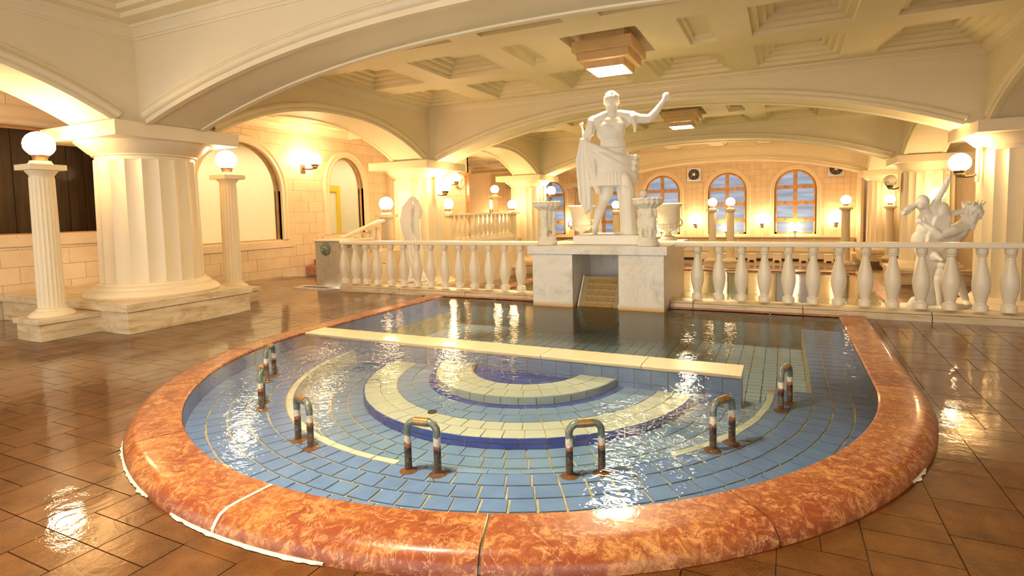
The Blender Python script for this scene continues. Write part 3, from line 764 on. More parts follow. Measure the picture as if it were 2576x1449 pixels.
def riser(name, r, z0, z1, mt, rows=1, size=.152):
    mb = MB(); lim = math.asin(.09/r); n = round((PI-2*lim)*r/size)
    for i in range(n):
        p, q = -PI+lim+(PI-2*lim)*i/n+.004/r, -PI+lim+(PI-2*lim)*(i+1)/n-.004/r
        for k in range(rows):
            za, zb = z0+(z1-z0)*k/rows+.003, z0+(z1-z0)*(k+1)/rows-.002
            mb.add([(PX+(r+.008)*math.cos(t_), PY+(r+.008)*math.sin(t_), z) for t_, z in ((p, za), (q, za), (q, zb), (p, zb))], [(0,1,2,3)])
            mb.add([(PX+(r-.03)*math.cos(t_), PY+(r-.03)*math.sin(t_), zb) for t_ in (p, q)]+[(PX+(r+.008)*math.cos(t_), PY+(r+.008)*math.sin(t_), zb) for t_ in (q, p)], [(0,1,2,3)])
    o = PO(name, mb, mt, norm=False); o['kind'] = 'stuff'; return o
riser('navy_riser', 1.60, ZF, Z2, 'navy', 2, .20); riser('grey_green_riser', .92, Z2, Z1, 'greygreen')
deep = rect_rows(PX-2.53, PX+2.53, 4.5, YB, ZD, .135, .118, .005)
joined('deep_floor_tiles', deep, 'grey', 'grey-blue tiles of the deep part behind the ledge')
joined('step_floor_tiles', rect_rows(.345, PX+RB, PY-.05, 4.45, ZF, .1, .13), 'lightblue')
# cream ledge across the pool
xs = [PX-RI, -3.55, -2.52, -1.50, -.51, .34]
for x0, x1 in zip(xs[:-1], xs[1:]):
    PO('ledge_slab', MB().box(x0+.003, 4.215, .06, x1-.003, 4.525, .098), 'ledge', bev=.002)
PO('ledge_core', MB().box(PX-RI, 4.235, -.4, .32, 4.505, .062), 'grout')
mb = MB(); x = .335
while x > PX-RI+.1:
    for k in range(3):
        z1_ = .056-k*.135; z0_ = z1_-.130
        mb.box(x-.148, 4.226, z0_, x-.004, 4.236, z1_)
    x -= .152
for k in range(3):
    z1_ = .056-k*.135
    for q in range(2): mb.box(.32, 4.23+.142*q, z1_-.13, .33, 4.23+.142*q+.137, z1_)
o = PO('ledge_wall_tiles', mb, 'blue'); o['kind'] = 'stuff'; o['label'] = 'blue tiles on the front of the ledge'
o = PO('floor_drain', MB().lathe([(.0,0),(.06,0),(.06,.006),(.0,.008)], 20), 'darkmetal'); o.location = (-.45-PX, 5.85-PY, ZD)
o = PO('floor_drain', MB().lathe([(.0,0),(.04,0),(.035,.012),(.0,.012)], 16), 'darkmetal'); o.location = (-1.95-PX, PY-1.28-PY, Z2)
# water surface
n = 96; vs = [(PX+(RI+.004)*math.cos(-PI+PI*i/n), PY+(RI+.004)*math.sin(-PI+PI*i/n), .085) for i in range(n+1)] + [(PX+RI+.004, YB+.004, .085), (PX-RI-.004, YB+.004, .085)]
wt = ob('pool_water', MB().add(vs, [tuple(range(len(vs)))]), 'water', norm=False); tag(wt, 'clear rippled water filling the foreground pool', 'water', kind='stuff')

# bent pipes standing on the submerged bench
def m_pipe():
    mt, n, b = nt('painted_bent_pipe'); v = coords(n); sx = n.nodes.new('ShaderNodeSeparateXYZ'); n.links.new(v, sx.inputs[0])
    v2 = wcoords(n); f = noi(n, v2, 30, 5, .7)
    ad = n.nodes.new('ShaderNodeMath'); ad.operation = 'MULTIPLY_ADD'; n.links.new(f, ad.inputs[0]); ad.inputs[1].default_value = .07; n.links.new(sx.outputs[2], ad.inputs[2])
    r = n.nodes.new('ShaderNodeValToRGB'); e = r.color_ramp.elements; r.color_ramp.interpolation = 'CONSTANT'
    st = [(0, (.22, .07, .02)), (.27, (.06, .035, .024)), (.515, (.34, .10, .03)), (.57, (.62, .55, .44)), (.69, (.10, .14, .125))]
    while len(e) < len(st): e.new(.5)
    for i, (p, c) in enumerate(st): e[i].position = p; e[i].color = (*c, 1)
    mr = n.nodes.new('ShaderNodeMapRange'); n.links.new(ad.outputs[0], mr.inputs[0]); mr.inputs[1].default_value = 0; mr.inputs[2].default_value = .38
    n.links.new(mr.outputs[0], r.inputs[0])
    n.links.new(mix(n, ramp(n, noi(n, v2, 50, 4), [(.45, 0.0), (.7, .6)]), r.outputs[0], (.30, .24, .16)), b.inputs['Base Color']); b.inputs['Roughness'].default_value = .35; b.inputs['Metallic'].default_value = .25; return mt
M['pipe'] = m_pipe(); M['brass'] = simple('worn_brass', (.36, .23, .10), .35, .6, .4, 40, .1); M['rust'] = simple('rust_stain', (.22, .085, .02), .7, 0, .5, 25, .2)
def bent_pipe(x0, y0, x1, y1, label):
    cx, cy = (x0+x1)/2, (y0+y1)/2; h = .375-.06; hw = .098
    t = thing('bent_pipe', label, 'pipe', (cx, cy, ZB), math.atan2(y1-y0, x1-x0), 'bent pipe air jets on the pool bench')
    rr = .055
    for s in (-1, 1):
        pts = [(s*hw, 0, 0), (s*hw, 0, h-rr)] + [(s*(hw-rr+rr*math.cos(q*PI/12)), 0, h-rr+rr*math.sin(q*PI/12)) for q in range(1, 7)]
        ob('leg', MB().tube(pts, .0225, 14), 'pipe', t)
        ob('rust_foot', MB().lathe([(.0,.014),(.024,.014),(.036,.006),(.05,.0015),(.056,0)], 14, (s*hw, 0, 0)), 'rust', t)
    ob('cross_bar', MB().tube([(-hw+rr-.004, 0, h), (hw-rr+.004, 0, h)], .0265, 16), 'brass', t)
    # hairline rust streaks along the grout
    mb = MB()
    for q in range(3):
        s = random.choice((-1, 1)); a = rnd(0, 2*PI); p0 = Vector((s*hw, 0, .002)); p1 = p0+Vector((math.cos(a), math.sin(a), 0))*.06; p2 = p1+Vector((math.cos(a+.5), math.sin(a+.5), 0))*.06
        mb.tube([p0, p1, p2], [.006, .003, .001], 5)
    ob('rust_streaks', mb, 'rust', t)
bent_pipe(-3.911, 3.156, -3.82, 3.00, 'bent pipe at the far left of the pool, nearest the cream ledge')
bent_pipe(-3.36, 2.57, -3.21, 2.433, 'bent pipe seen end-on at the left of the pool')
bent_pipe(-2.432, 2.094, -2.247, 2.029, 'bent pipe in the front left of the pool with streaky rust')
bent_pipe(-1.427, 2.016, -1.237, 2.045, 'bent pipe at the front of the pool, left of the middle')
bent_pipe(-.494, 2.325, -.332, 2.429, 'bent pipe at the front of the pool, right of the middle')
bent_pipe(.241, 2.992, .341, 3.156, 'bent pipe at the front right of the pool')
bent_pipe(.636, 3.912, .696, 4.09, 'bent pipe at the far right, seen end-on beside the side bench')

# ------------------------------------------------------------ balustrade
BALP = [(.072,0),(.076,.004),(.076,.062),(.070,.078),(.056,.088),(.052,.104),(.056,.118),(.066,.16),(.083,.23),(.092,.30),(.091,.35),(.082,.42),(.062,.51),(.046,.585),(.039,.635),(.040,.648),(.052,.654),(.054,.664),(.046,.670),(.054,.678),(.060,.690),(.060,.748),(.056,.752),(.045,.752)]
def mesh_baluster(h=.752, k=1):
    s = h/.752
    return MB().lathe([(r*k, z*s) for r, z in BALP], 20)
def finish(mb, name, mt):
    me = mb.mesh(name); bm = bmesh.new(); bm.from_mesh(me)
    for e in bm.edges:
        if len(e.link_faces) == 2 and e.calc_face_angle(0) > .6: e.smooth = False
    bm.to_mesh(me); bm.free(); me.materials.append(M[mt]); return me
balme = finish(mesh_baluster(), 'baluster', 'rail')
ZCU = .181; YBAL = 7.49
def balustrade(xa, xb, xs, label):
    t = thing('balustrade', label, 'balustrade', ((xa+xb)/2, YBAL, .0)); cx = (xa+xb)/2
    rp = [(-.078, .953), (-.085, .965), (-.085, 1.0), (-.075, 1.016), (-.06, 1.02), (.06, 1.02), (.075, 1.016), (.085, 1.0), (.085, .965), (.078, .953)]
    ob('top_rail', MB().prism_x([(y, z-.0) for y, z in rp], xa-cx, xb-cx), 'rail', t)
    for x in xs: o = link('baluster', balme, t, (x-cx, 0, ZCU+.02))
    return t
xl = [-7.03, -6.75, -6.49, -6.23] + [-5.911+.2946*i for i in range(10)] + [-2.99]
balustrade(-7.06, -2.85, xl[:-1], 'cream balustrade left of the marble fountain block')
xr = [-.462+.2946*i for i in range(12)] + [3.045] + [3.33+.2946*i for i in range(9)]
balustrade(-.762, 6.45, xr, 'cream balustrade right of the marble fountain block')
t = thing('balustrade_curb', 'low stained stone curb carrying the balusters', 'curb', (0, 7.5, 0))
for x0, x1 in [(-7.02+1.39*i, -7.02+1.39*(i+1)) for i in range(3)] + [(-2.85, -2.785), (-.815, -.5)] + [(-.5+1.39*i, -.5+1.39*(i+1)) for i in range(5)]:
    if x1 - x0 < .1: continue
    x1 = min(x1, 6.45)
    ob('curb_stone', MB().box(x0+.004, -.18, -.75, x1-.004, .15, .150), 'travertine', t, bev=.006)
    ob('curb_cap', MB().box(x0+.004, -.16, .152, x1-.004, .155, ZCU), 'travertine', t, bev=.006)
ob('retaining_wall', MB().box(-7.04, -.10, -.70, 6.44, .12, .145), 'travertine', t)

# ------------------------------------------------------------ marble fountain block
t = thing('fountain_block', 'veined marble block with a square spout opening under the statues', 'fountain', (-1.8, 7.7, -.4))
def BK(name, mb, mt='marble', **k):
    o = ob(name, mb, mt, t, **k); o.location = (1.8, -7.7, .4); return o
BK('left_pier', MB().box(-2.78, 6.9, -.4, -2.143, 8.6, .866), bev=.004); BK('right_pier', MB().box(-1.455, 6.9, -.4, -.82, 8.6, .866), bev=.004)
BK('back_panel', MB().box(-2.143, 7.75, -.4, -1.455, 8.6, .866)); BK('opening_floor', MB().box(-2.14, 7.3, -.4, -1.457, 7.75, .20))
BK('top_slab', MB().box(-2.84, 6.85, .868, -.768, 8.71, .988), bev=.006)
M['granite'] = simple('rusty_granite', (.42, .34, .20), .5, 0, .5, 60, .3, 0, (.22, .16, .08)); M['rustgranite'] = simple('rust_ochre_granite', (.42, .24, .07), .55, 0, .45, 40, .3)
sl = lambda u: (7.0+.30*u, .03+.47*u)
rp = MB().prism_x([(6.99, -.2), (7.0, .03), (7.32, .50), (7.36, .48), (7.36, -.2)], -2.10, -1.50); BK('spillway_ramp', rp, 'granite')
dirn = Vector((.32, .47)).normalized(); nrm = Vector((-dirn.y, dirn.x))
for k in range(5):
    u = .06+.10*k; p = Vector((7.0, .03))+dirn*u; q = p+dirn*.055; a_ = p+nrm*.012; b_ = q+nrm*.012; p = p-nrm*.01; q = q-nrm*.01
    BK('ramp_rib', MB().prism_x([tuple(p), tuple(a_), tuple(b_), tuple(q)], -2.02, -1.58), 'rustgranite')
for x in (-2.115, -1.50): BK('ramp_edge', MB().prism_x([(6.98, -.1), (6.985, .045), (7.31, .515), (7.33, .50), (7.02, -.1)], x, x+.015), 'white')

# ------------------------------------------------------------ marble post with lion spout, catch basin, stair
t = thing('spout_post', 'rust-streaked marble post with a green lion mask spout', 'post', (-7.69, 7.9, .0))
ob('body', MB().box(-.34, -.16, -.05, .30, .50, .985), 'rustmarble', t, bev=.004); ob('cap', MB().box(-.37, -.19, .987, .60, .53, 1.022), 'rail', t, bev=.012)
lion = MB(); lion.ball((0,-.19,.84),(.075,.05,.09)).ball((0,-.25,.815),(.042,.05,.035)).ball((-.03,-.235,.86),(.02,.02,.018)).ball((.03,-.235,.86),(.02,.02,.018)).ball((0,-.24,.775),(.03,.035,.02))
for k in range(14):
    a_ = 2*PI*k/14; lion.ball((.085*math.cos(a_), -.18, .84+.10*math.sin(a_)), (.035, .03, .035), None, 10, 6)
M['verdigris'] = simple('verdigris_bronze', (.28, .42, .30), .55, .2, .6, 30, .3, 0, (.14, .12, .05))
o = ob('lion_mask', lion, 'verdigris', t); o['label'] = 'green bronze lion mask'; o.location.x = -.05
t = thing('catch_basin', 'small white-rimmed basin sunk in the floor before the marble post', 'basin', (-7.85, 7.52, .075))
for q in ((-.42,-.16,.42,-.12),(-.42,.12,.42,.16),(-.42,-.12,-.38,.12),(.38,-.12,.42,.12)): ob('rim_strip', MB().box(q[0],q[1],-.02,q[2],q[3],.018), 'white', t)
ob('basin_bottom', MB().box(-.38,-.12,-.02,.38,.12,-.002), 'dark', t)
# raised platform, its steps, walls and balustrade
ZPF = .55
pf = ob('floor', MB().box(WL, 10.35, LOW-.3, -8.05, 17.9, ZPF), 'stone'); pf['kind'] = 'structure'
t = thing('brick_steps', 'red brick steps beside the left wall', 'steps', (-9.2, 10, .07))
for k in range(3):
    nb = 7
    for q in range(nb):
        x0 = WL+.01+(1.98/nb)*q; ob('brick', MB().box(x0+9.2, -.32+.3*k, -.05, x0+1.98/nb-.01+9.2, -.32+.3*k+.295, .16*(k+1)-.0), 'redbrick', t, bev=.008)
lw = ob('wall_platform', MB().box(-8.15, 8.6, LOW, -7.98, 17.2, .62), 'stone'); lw['kind'] = 'structure'
M_b2 = finish(mesh_baluster(.72, .85), 'baluster', 'rail')
t = thing('balustrade', 'upper balustrade between two lamp columns on the raised platform', 'balustrade', (-8.06, 14.8, .64))
ob('top_rail', MB().prism_x([(-2.0,.79),(-2.0,.86),(2.0,.86),(2.0,.79)], -.08, .08), 'rail', t, bev=.01)
ob('foot_rail', MB().box(-.09, -2.0, -.03, .09, 2.0, .07), 'rail', t, bev=.01)
for k in range(14): link('baluster', M_b2, t, (0, -1.85+.2846*k, .07))
t = thing('stair_balustrade', 'sloping cream handrail rising from the marble post', 'balustrade', (-8.0, 8.9, .3))
ob('handrail', MB().prism_x([(-.44,.67),(-.44,.74),(.75,1.07),(.95,1.10),(.95,1.03),(.75,1.0)], -.075, .075), 'rail', t, bev=.012)
M_b3 = finish(mesh_baluster(.62, .8), 'baluster', 'rail')
for k in range(5): o = link('baluster', M_b3, t, (0, -.22+.24*k, .03+.07*k))
ob('string_wall', MB().box(-.1, -.45, -.99, .1, 1.0, .06).prism_x([(-.45,.05),(.95,.40),(.95,.05)], -.1, .1), 'stone', t)
# blank notice board on the upper balustrade
t = thing('notice_board', 'blank cream notice board fixed to the upper balustrade', 'sign', (-8.06, 15.35, 1.5)); t.rotation_euler.z = RD(20)
ob('board', MB().box(-.012, -.33, .10, .012, .33, .42), 'white', t)
for y in (-.22, .22): ob('strap', MB().box(-.02, y-.008, -.06, .02, y+.008, .45), 'darkmetal', t)

# ------------------------------------------------------------ walls
def otop(o, u):
    c, hw, sill, spring, rise = o; d = (u-c)/hw
    return spring + rise*math.sqrt(max(0, 1-d*d)) if abs(d) <= 1.001 else None
def outline(o, grow=0, n=28, closed=False):
    c, hw, sill, spring, rise = o; hw += grow; rise += grow
    return [(c-hw, sill)] + [(c-hw*math.cos(PI*i/n), spring+rise*math.sin(PI*i/n)) for i in range(n+1)] + [(c+hw, sill)]
def wall_panel(name, axis, const, sgn, u0, u1, z0, z1, ops, mat='wallgrout', back=.22):
    us = {u0, u1}
    for o in ops:
        for i in range(33): us.add(o[0]-o[1]+2*o[1]*i/32)
    us = sorted(us); mb = MB()
    P = (lambda u, z, d=0: (const+sgn*d, u, z)) if axis == 'y' else (lambda u, z, d=0: (u, const+sgn*d, z))
    for a, b in zip(us[:-1], us[1:]):
        m_ = (a+b)/2; o = next((o for o in ops if abs(m_-o[0]) < o[1]), None)
        if o is None: mb.add([P(a,z0),P(b,z0),P(b,z1),P(a,z1)], [(0,1,2,3)])
        else:
            mb.add([P(a,z0),P(b,z0),P(b,o[2]),P(a,o[2])], [(0,1,2,3)])
            mb.add([P(a,otop(o,a)),P(b,otop(o,b)),P(b,z1),P(a,z1)], [(0,1,2,3)])
    for o in ops:   # reveals
        pts = outline(o); pts.append(pts[0])
        for p, q in zip(pts[:-1], pts[1:]): mb.add([P(p[0],p[1]),P(q[0],q[1]),P(q[0],q[1],-back),P(p[0],p[1],-back)], [(0,1,2,3)])
    w_ = ob(name, mb, mat, norm=False); w_['kind'] = 'structure'; return w_, P
def blocks(parent, P, u0, u1, z0, z1, bw, bh, ops, name, mat, stag=.5, gap=.005, th=.012, grow=.18, maxn=300, shift=0):
    items = []; r = 0; z = z0
    while z < z1-.02:
        zb = min(z+bh, z1); u = u0-bw*((r*stag) % 1)+shift
        while u < u1:
            a, b = max(u, u0)+gap, min(u+bw, u1)-gap
            if b-a > .04:
                za, zc = z+gap, zb-gap; hit = [o for o in ops if b > o[0]-o[1]-grow and a < o[0]+o[1]+grow and zc > o[2]-.02 and za < o[3]+o[4]+grow]
                if not hit: items.append(((a, b, za, zc), [(a, b, za, zc, za, zc)]))
                else:
                    o = hit[0]; og = (o[0], o[1]+grow, o[2], o[3], o[4]+grow); n = max(3, int((b-a)/.05)); sl = []
                    for i in range(n):
                        p, q = a+(b-a)*i/n, a+(b-a)*(i+1)/n; m_ = (p+q)/2
                        if abs(m_-og[0]) >= og[1]: sl.append((p, q, za, zc, za, zc)); continue
                        tp, tq = otop(og, max(min(p, og[0]+og[1]), og[0]-og[1])), otop(og, max(min(q, og[0]+og[1]), og[0]-og[1]))
                        if za < o[2]: sl.append((p, q, za, min(zc, o[2]), za, min(zc, o[2])))
                        if zc > min(tp, tq): sl.append((p, q, min(zc, max(za, tp)), zc, min(zc, max(za, tq)), zc))
                    if sl: items.append(((a, b, za, zc), sl))
            u += bw
        z += bh; r += 1
    def quads(mb, sl, c, th_):
        for (p, q, a0, a1, b0, b1) in sl:
            o = P(c[0], c[1]) if c else (0,0,0); f = [P(p,a0,th_),P(q,b0,th_),P(q,b1,th_),P(p,a1,th_),P(p,a0),P(q,b0),P(q,b1),P(p,a1)]
            mb.add([tuple(x-y for x, y in zip(v, o)) for v in f], [(0,1,2,3),(0,4,5,1),(2,6,7,3),(0,3,7,4),(1,5,6,2)])
    its = [(P((i[0][0]+i[0][1])/2, (i[0][2]+i[0][3])/2), i) for i in items]
    near, far = split_pieces(its, maxn)
    for c, (rc, sl) in near:
        uc, zc = (rc[0]+rc[1])/2, (rc[2]+rc[3])/2; mb = MB(); quads(mb, sl, (uc, zc), th+rnd(-.003, .003)); me = mb.mesh(name); me.materials.append(M[mat]); link(name, me, parent, c)
    mb = MB()
    for c, (rc, sl) in far: quads(mb, sl, None, th)
    if mb.v: o = ob(name+'s', mb, mat, parent, norm=False); o['kind'] = 'stuff'
ARCHP = [(0, -.2), (0, .0), (0, .035), (.03, .045), (.05, .03), (.10, .03), (.115, .045), (.16, .05), (.18, .03), (.2, .012), (.2, 0)]
def arch_frame(parent, axis, const, sgn, o, mat='cream', prof=ARCHP, name='arch_trim'):
    mb = MB(); sweep_arch(mb, outline(o), prof, const, sgn, axis); return ob(name, mb, mat, parent, norm=False)
LW = [(4.1, 1.6, 1.31, 2.74, .31), (7.96, 1.07, .95, 2.13, 1.07), (11.28, .68, 1.0, 2.28, .82)]
wl, P = wall_panel('wall_left', 'y', WL-.012, 1, -3.2, 17.9, -.1, 4.1, LW)
blocks(wl, P, -3.0, 17.9, -.02, 3.78, .46, .272, LW, 'stone_block', 'stone', .5, .003)
for o in LW[1:]: arch_frame(wl, 'y', WL-.0, 1, o, 'stone' if 0 else 'cream')
mb = MB(); sweep_arch(mb, outline(LW[0])[1:-1], [(0,-.2),(0,.02),(.04,.05),(.09,.05),(.10,.03),(.16,.04),(.22,.02),(.3,.03),(.32,0)], WL, 1, 'y'); ob('arch_trim', mb, 'stone', wl, norm=False)
for o, e in ((LW[0], .0), (LW[1], .32), (LW[2], .3)):
    ob('sill', MB().box(WL-.2, o[0]-o[1]-e, o[2]-.19, WL+.035, o[0]+o[1]+e, o[2]-.03), 'stone', wl, bev=.006)
def glazed(name, o, x, label):
    t = tag(link(name, None), label, kind='structure')
    mb = MB(); sweep_arch(mb, outline(o), [(0,-.02),(0,.03),(-.05,.03),(-.05,-.02)], x, 1, 'y'); ob('window_frame', mb, 'wood', t, norm=False)
    ob('sill_strip', MB().box(x-.02, o[0]-o[1], o[2]-.03, x+.06, o[0]+o[1], o[2]+.02), 'wood', t)
    pts = outline(o, -.03); n = len(pts); ob('pane', MB().add([(x, p[0], p[1]) for p in pts], [tuple(range(n))]), 'glass', t, norm=False)
glazed('window_1', LW[0], WL-.10, 'wide dark window with a flat arch on the left wall'); glazed('window_2', LW[1], WL-.10, 'large arched window into a bright room, left wall'); glazed('window_3', LW[2], WL-.10, 'smaller arched window showing a yellow door frame')
# dark panelled room and bright room behind the left wall
dk = tag(link('wall_dark_room', None), kind='structure')
for k in range(18): ob('wood_plank', MB().box(WL-1.6, 1.2+.28*k, .3, WL-1.56, 1.2+.28*k+.27, 3.8), 'darkwood', dk)
ob('light_stop_backing', MB().box(WL-1.66, 1.2, .3, WL-1.605, 6.3, 3.8), 'dark', dk)  # unseen sheet added to stop light leaking through the plank gaps
ob('room_shell', MB().box(WL-1.6, 1.2, .28, WL-.03, 6.3, .3).box(WL-1.6, 1.2, 3.6, WL-.25, 6.3, 3.62).box(WL-1.6, 6.24, .3, WL-.25, 6.28, 3.6).box(WL-1.6, 1.2, .3, WL-.25, 1.24, 3.6), 'darkwood', dk)
br = tag(link('wall_bright_room', None), kind='structure')
ob('room_shell', MB().box(WL-2.6, 6.3, 0, WL-2.55, 16.2, 3.8).box(WL-2.6, 6.3, -.05, WL-.25, 16.2, .0).box(WL-2.6, 6.3, 3.6, WL-.25, 16.2, 3.65).box(WL-2.6, 6.3, 0, WL-.25, 6.35, 3.6).box(WL-2.6, 16.15, 0, WL-.25, 16.2, 3.6), 'curtain', br)
area('inner_room_lamp', (WL-1.3, 14.2, 3.5), 1.2, 26, (1.0, .84, .55), (0, 0, 0), 2.5)
wb2 = area('inner_room_lamp', (WL-1.3, 9.6, 3.5), 1.2, 42, (1.0, .84, .55), (0, 0, 0), 4.5)
t = thing('yellow_doorway', 'yellow door frame seen through the smaller arched window', 'door', (WL-2.5, 12.9, 0))
ob('frame', MB().box(0, -.65, 0, .1, -.50, 2.3).box(0, .5, 0, .1, .65, 2.3).box(0, -.65, 2.3, .1, .65, 2.5), 'yellow', t); ob('door_leaf', MB().box(.0, -.5, 0, .05, .5, 2.3), 'curtain', t)
ob('handle', MB().box(.05, -.42, 1.05, .09, -.30, 1.09), 'dark', t)
# pilaster beyond the smaller arch, dark doorway slit, clock
t = tag(link('trim_1', None), kind='structure')
ob('pilaster', MB().box(WL, 13.0, ZPF, WL+.14, 13.75, 3.78), 'stone', t, bev=.01); ob('raised_panel', MB().box(WL+.14, 13.17, ZPF+.4, WL+.17, 13.58, 3.2), 'cream', t, bev=.01)
t = tag(link('door_1', None), kind='structure'); ob('door_leaf', MB().box(WL-.0, 17.68, ZPF, WL+.03, 17.88, 3.05), 'wood', t)
t = thing('wall_clock', 'round wall clock with a white face and a brown rim', 'clock', (WL+.01, 17.2, 2.70))
q = Matrix.Rotation(PI/2, 4, 'Y')
def lathe_x(prof, seg=32):
    mb = MB(); mb.lathe(prof, seg); mb.v = [tuple(q @ Vector(v)) for v in mb.v]; return mb
ob('case', lathe_x([(.30,0),(.32,.02),(.32,.10),(.28,.11),(.28,.07)]), 'wood', t); ob('face', lathe_x([(.279,.07),(.279,.078)]), 'white', t)
mb = MB()
for k in range(12):
    a_ = 2*PI*k/12; mb.box(.079, .235*math.cos(a_)-.012, .235*math.sin(a_)-.012-(.015 if k % 3 == 0 else 0), .083, .235*math.cos(a_)+.012, .235*math.sin(a_)+.012+(.015 if k % 3 == 0 else 0))
ob('hour_marks', mb, 'dark', t); ob('hour_hand', MB().tube([(.093,0,0),(.093,.10,.08)], .009, 6), 'dark', t); ob('minute_hand', MB().tube([(.10,0,0),(.10,-.04,-.21)], .007, 6), 'dark', t)

# window wall at the far end
BW = [(x, .876, .205, 2.30, .876) for x in (-11.03, -7.98, -4.893, -1.792, 1.175)]
wbk, P = wall_panel('wall_back', 'x', WB, -1, -14.7, 3.62, -1.1, 4.1, BW)
blocks(wbk, P, -14.7, 3.6, .1, 4.0, .262, .262, BW, 'wall_tile', 'stone', 0, .005, .01, .17)
o = MB().box(-14.7, WB-.01, -1.1, 3.6, WB+.02, .1); ob('lower_panel', o, 'plastic', wbk)
for i, o in enumerate(BW):
    arch_frame(wbk, 'x', WB, -1, o, 'cream', [(0,-.2),(0,.02),(.03,.045),(.06,.03),(.11,.035),(.14,.055),(.18,.03),(.19,0)])
    ob('sill', MB().box(o[0]-1.05, WB-.10, o[2]-.12, o[0]+1.05, WB+.2, o[2]-.0), 'stone', wbk, bev=.01)
    t = tag(link('window_%d' % (i+4), None), kind='structure'); y = WB+.10; c = o[0]
    mb = MB(); sweep_arch(mb, outline(o), [(0,-.03),(0,.03),(-.11,.03),(-.11,-.03)], y, -1, 'x'); mb.box(c-.87, y-.03, o[2], c+.87, y+.03, o[2]+.08); ob('window_frame', mb, 'wood', t, norm=False)
    ob('mullion', MB().box(c-.085, y-.04, o[2], c+.085, y+.03, 3.14), 'wood', t)
    zt = [.85, 1.63, 2.37]
    for z in zt:
        ob('transom', MB().box(c-.83, y-.035, z-.085, c+.83, y+.03, z+.085), 'wood', t); ob('catch', MB().box(c-.45, y-.06, z+.02, c-.41, y-.035, z+.05).box(c+.41, y-.06, z+.02, c+.45, y-.035, z+.05), 'dark', t)
    zz = [o[2]+.08] + [z for q_ in zt for z in (q_-.08, q_+.08)]
    for sd in (-1, 1):
        for k in range(3):
            x0, x1 = sorted((c+sd*.055, c+sd*.80)); ob('pane', MB().box(x0, y, zz[2*k], x1, y+.015, zz[2*k+1]), 'frost', t)
        pts = [(c+sd*.055, 2.45)] + [(c+sd*(.055+(.745)*i/12), 2.30+.80*math.sqrt(max(0, 1-((.055+.745*i/12)/.80)**2))) for i in range(13)]
        pts = [p for p in pts if p[1] >= 2.44] + [(c+sd*.78, 2.45)]
        ob('pane', MB().prism_y(pts, y, y+.015), 'frost', t)
wr = ob('wall_right', MB().box(WR, -3.2, -1.1, WR+.1, WB, 4.1).box(3.6, 26.0, -1.1, 3.7, WB, 4.1).box(3.6, WB, -1.1, WR, WB+.1, 4.1), 'stone'); wr['kind'] = 'structure'
for y0, y1 in ((2.0, 2.5), (8.4, 8.9), (15.3, 15.9), (21.9, 22.5)): ob('pilaster', MB().box(WR-.12, y0, -.8, WR, y1, 3.78), 'cream', wr, bev=.01)
wf = ob('wall_far_left', MB().box(-14.8, 17.9, -1.1, -14.7, WB, 4.1).box(-14.8, 17.8, -1.1, WL, 17.9, 4.1), 'stone'); wf['kind'] = 'structure'
ob('skirting_step', MB().box(3.3, 25.9, -1.05, 3.62, WB, -.55), 'stone', wr)
# exhaust fans
for i, (x, z, lb) in enumerate(((-3.33, 3.14, 'square exhaust fan high between the left-hand and middle windows'), (2.80, 3.10, 'square exhaust fan high right of the right-hand window, partly cut by the arch'), (-13.4, 3.15, 'exhaust fan near the far left corner of the window wall'))):
    t = thing('exhaust_fan', lb, 'fan', (x, WB-.03, z), 0, 'exhaust fans on the window wall')
    ob('frame', MB().box(-.32,-.03,-.32,.32,0,-.26).box(-.32,-.03,.26,.32,0,.32).box(-.32,-.03,-.26,-.26,0,.26).box(.26,-.03,-.26,.32,0,.26), 'steel', t)
    q2 = Matrix.Rotation(PI/2, 4, 'X')
    def ly(prof, seg=24):
        mb = MB(); mb.lathe(prof, seg); mb.v = [tuple(q2 @ Vector(v)) for v in mb.v]; return mb
    ob('corner_plate', MB().box(-.26,-.012,-.26,.26,0,.26), 'white', t); ob('grille_ring', ly([(.26,.01),(.26,.04),(.23,.045),(.22,.02),(.0,.018)]), 'dark', t)
    mb = MB()
    for k in range(5):
        a_ = 2*PI*k/5; mb.add([(.05*math.cos(a_), -.035, .05*math.sin(a_)), (.21*math.cos(a_-.3), -.045, .21*math.sin(a_-.3)), (.21*math.cos(a_+.35), -.03, .21*math.sin(a_+.35))], [(0,1,2)])
    ob('blades', mb, 'darkmetal', t, norm=False); ob('hub', MB().box(-.07,-.06,-.07,.07,-.02,.07), 'steel', t, bev=.01)
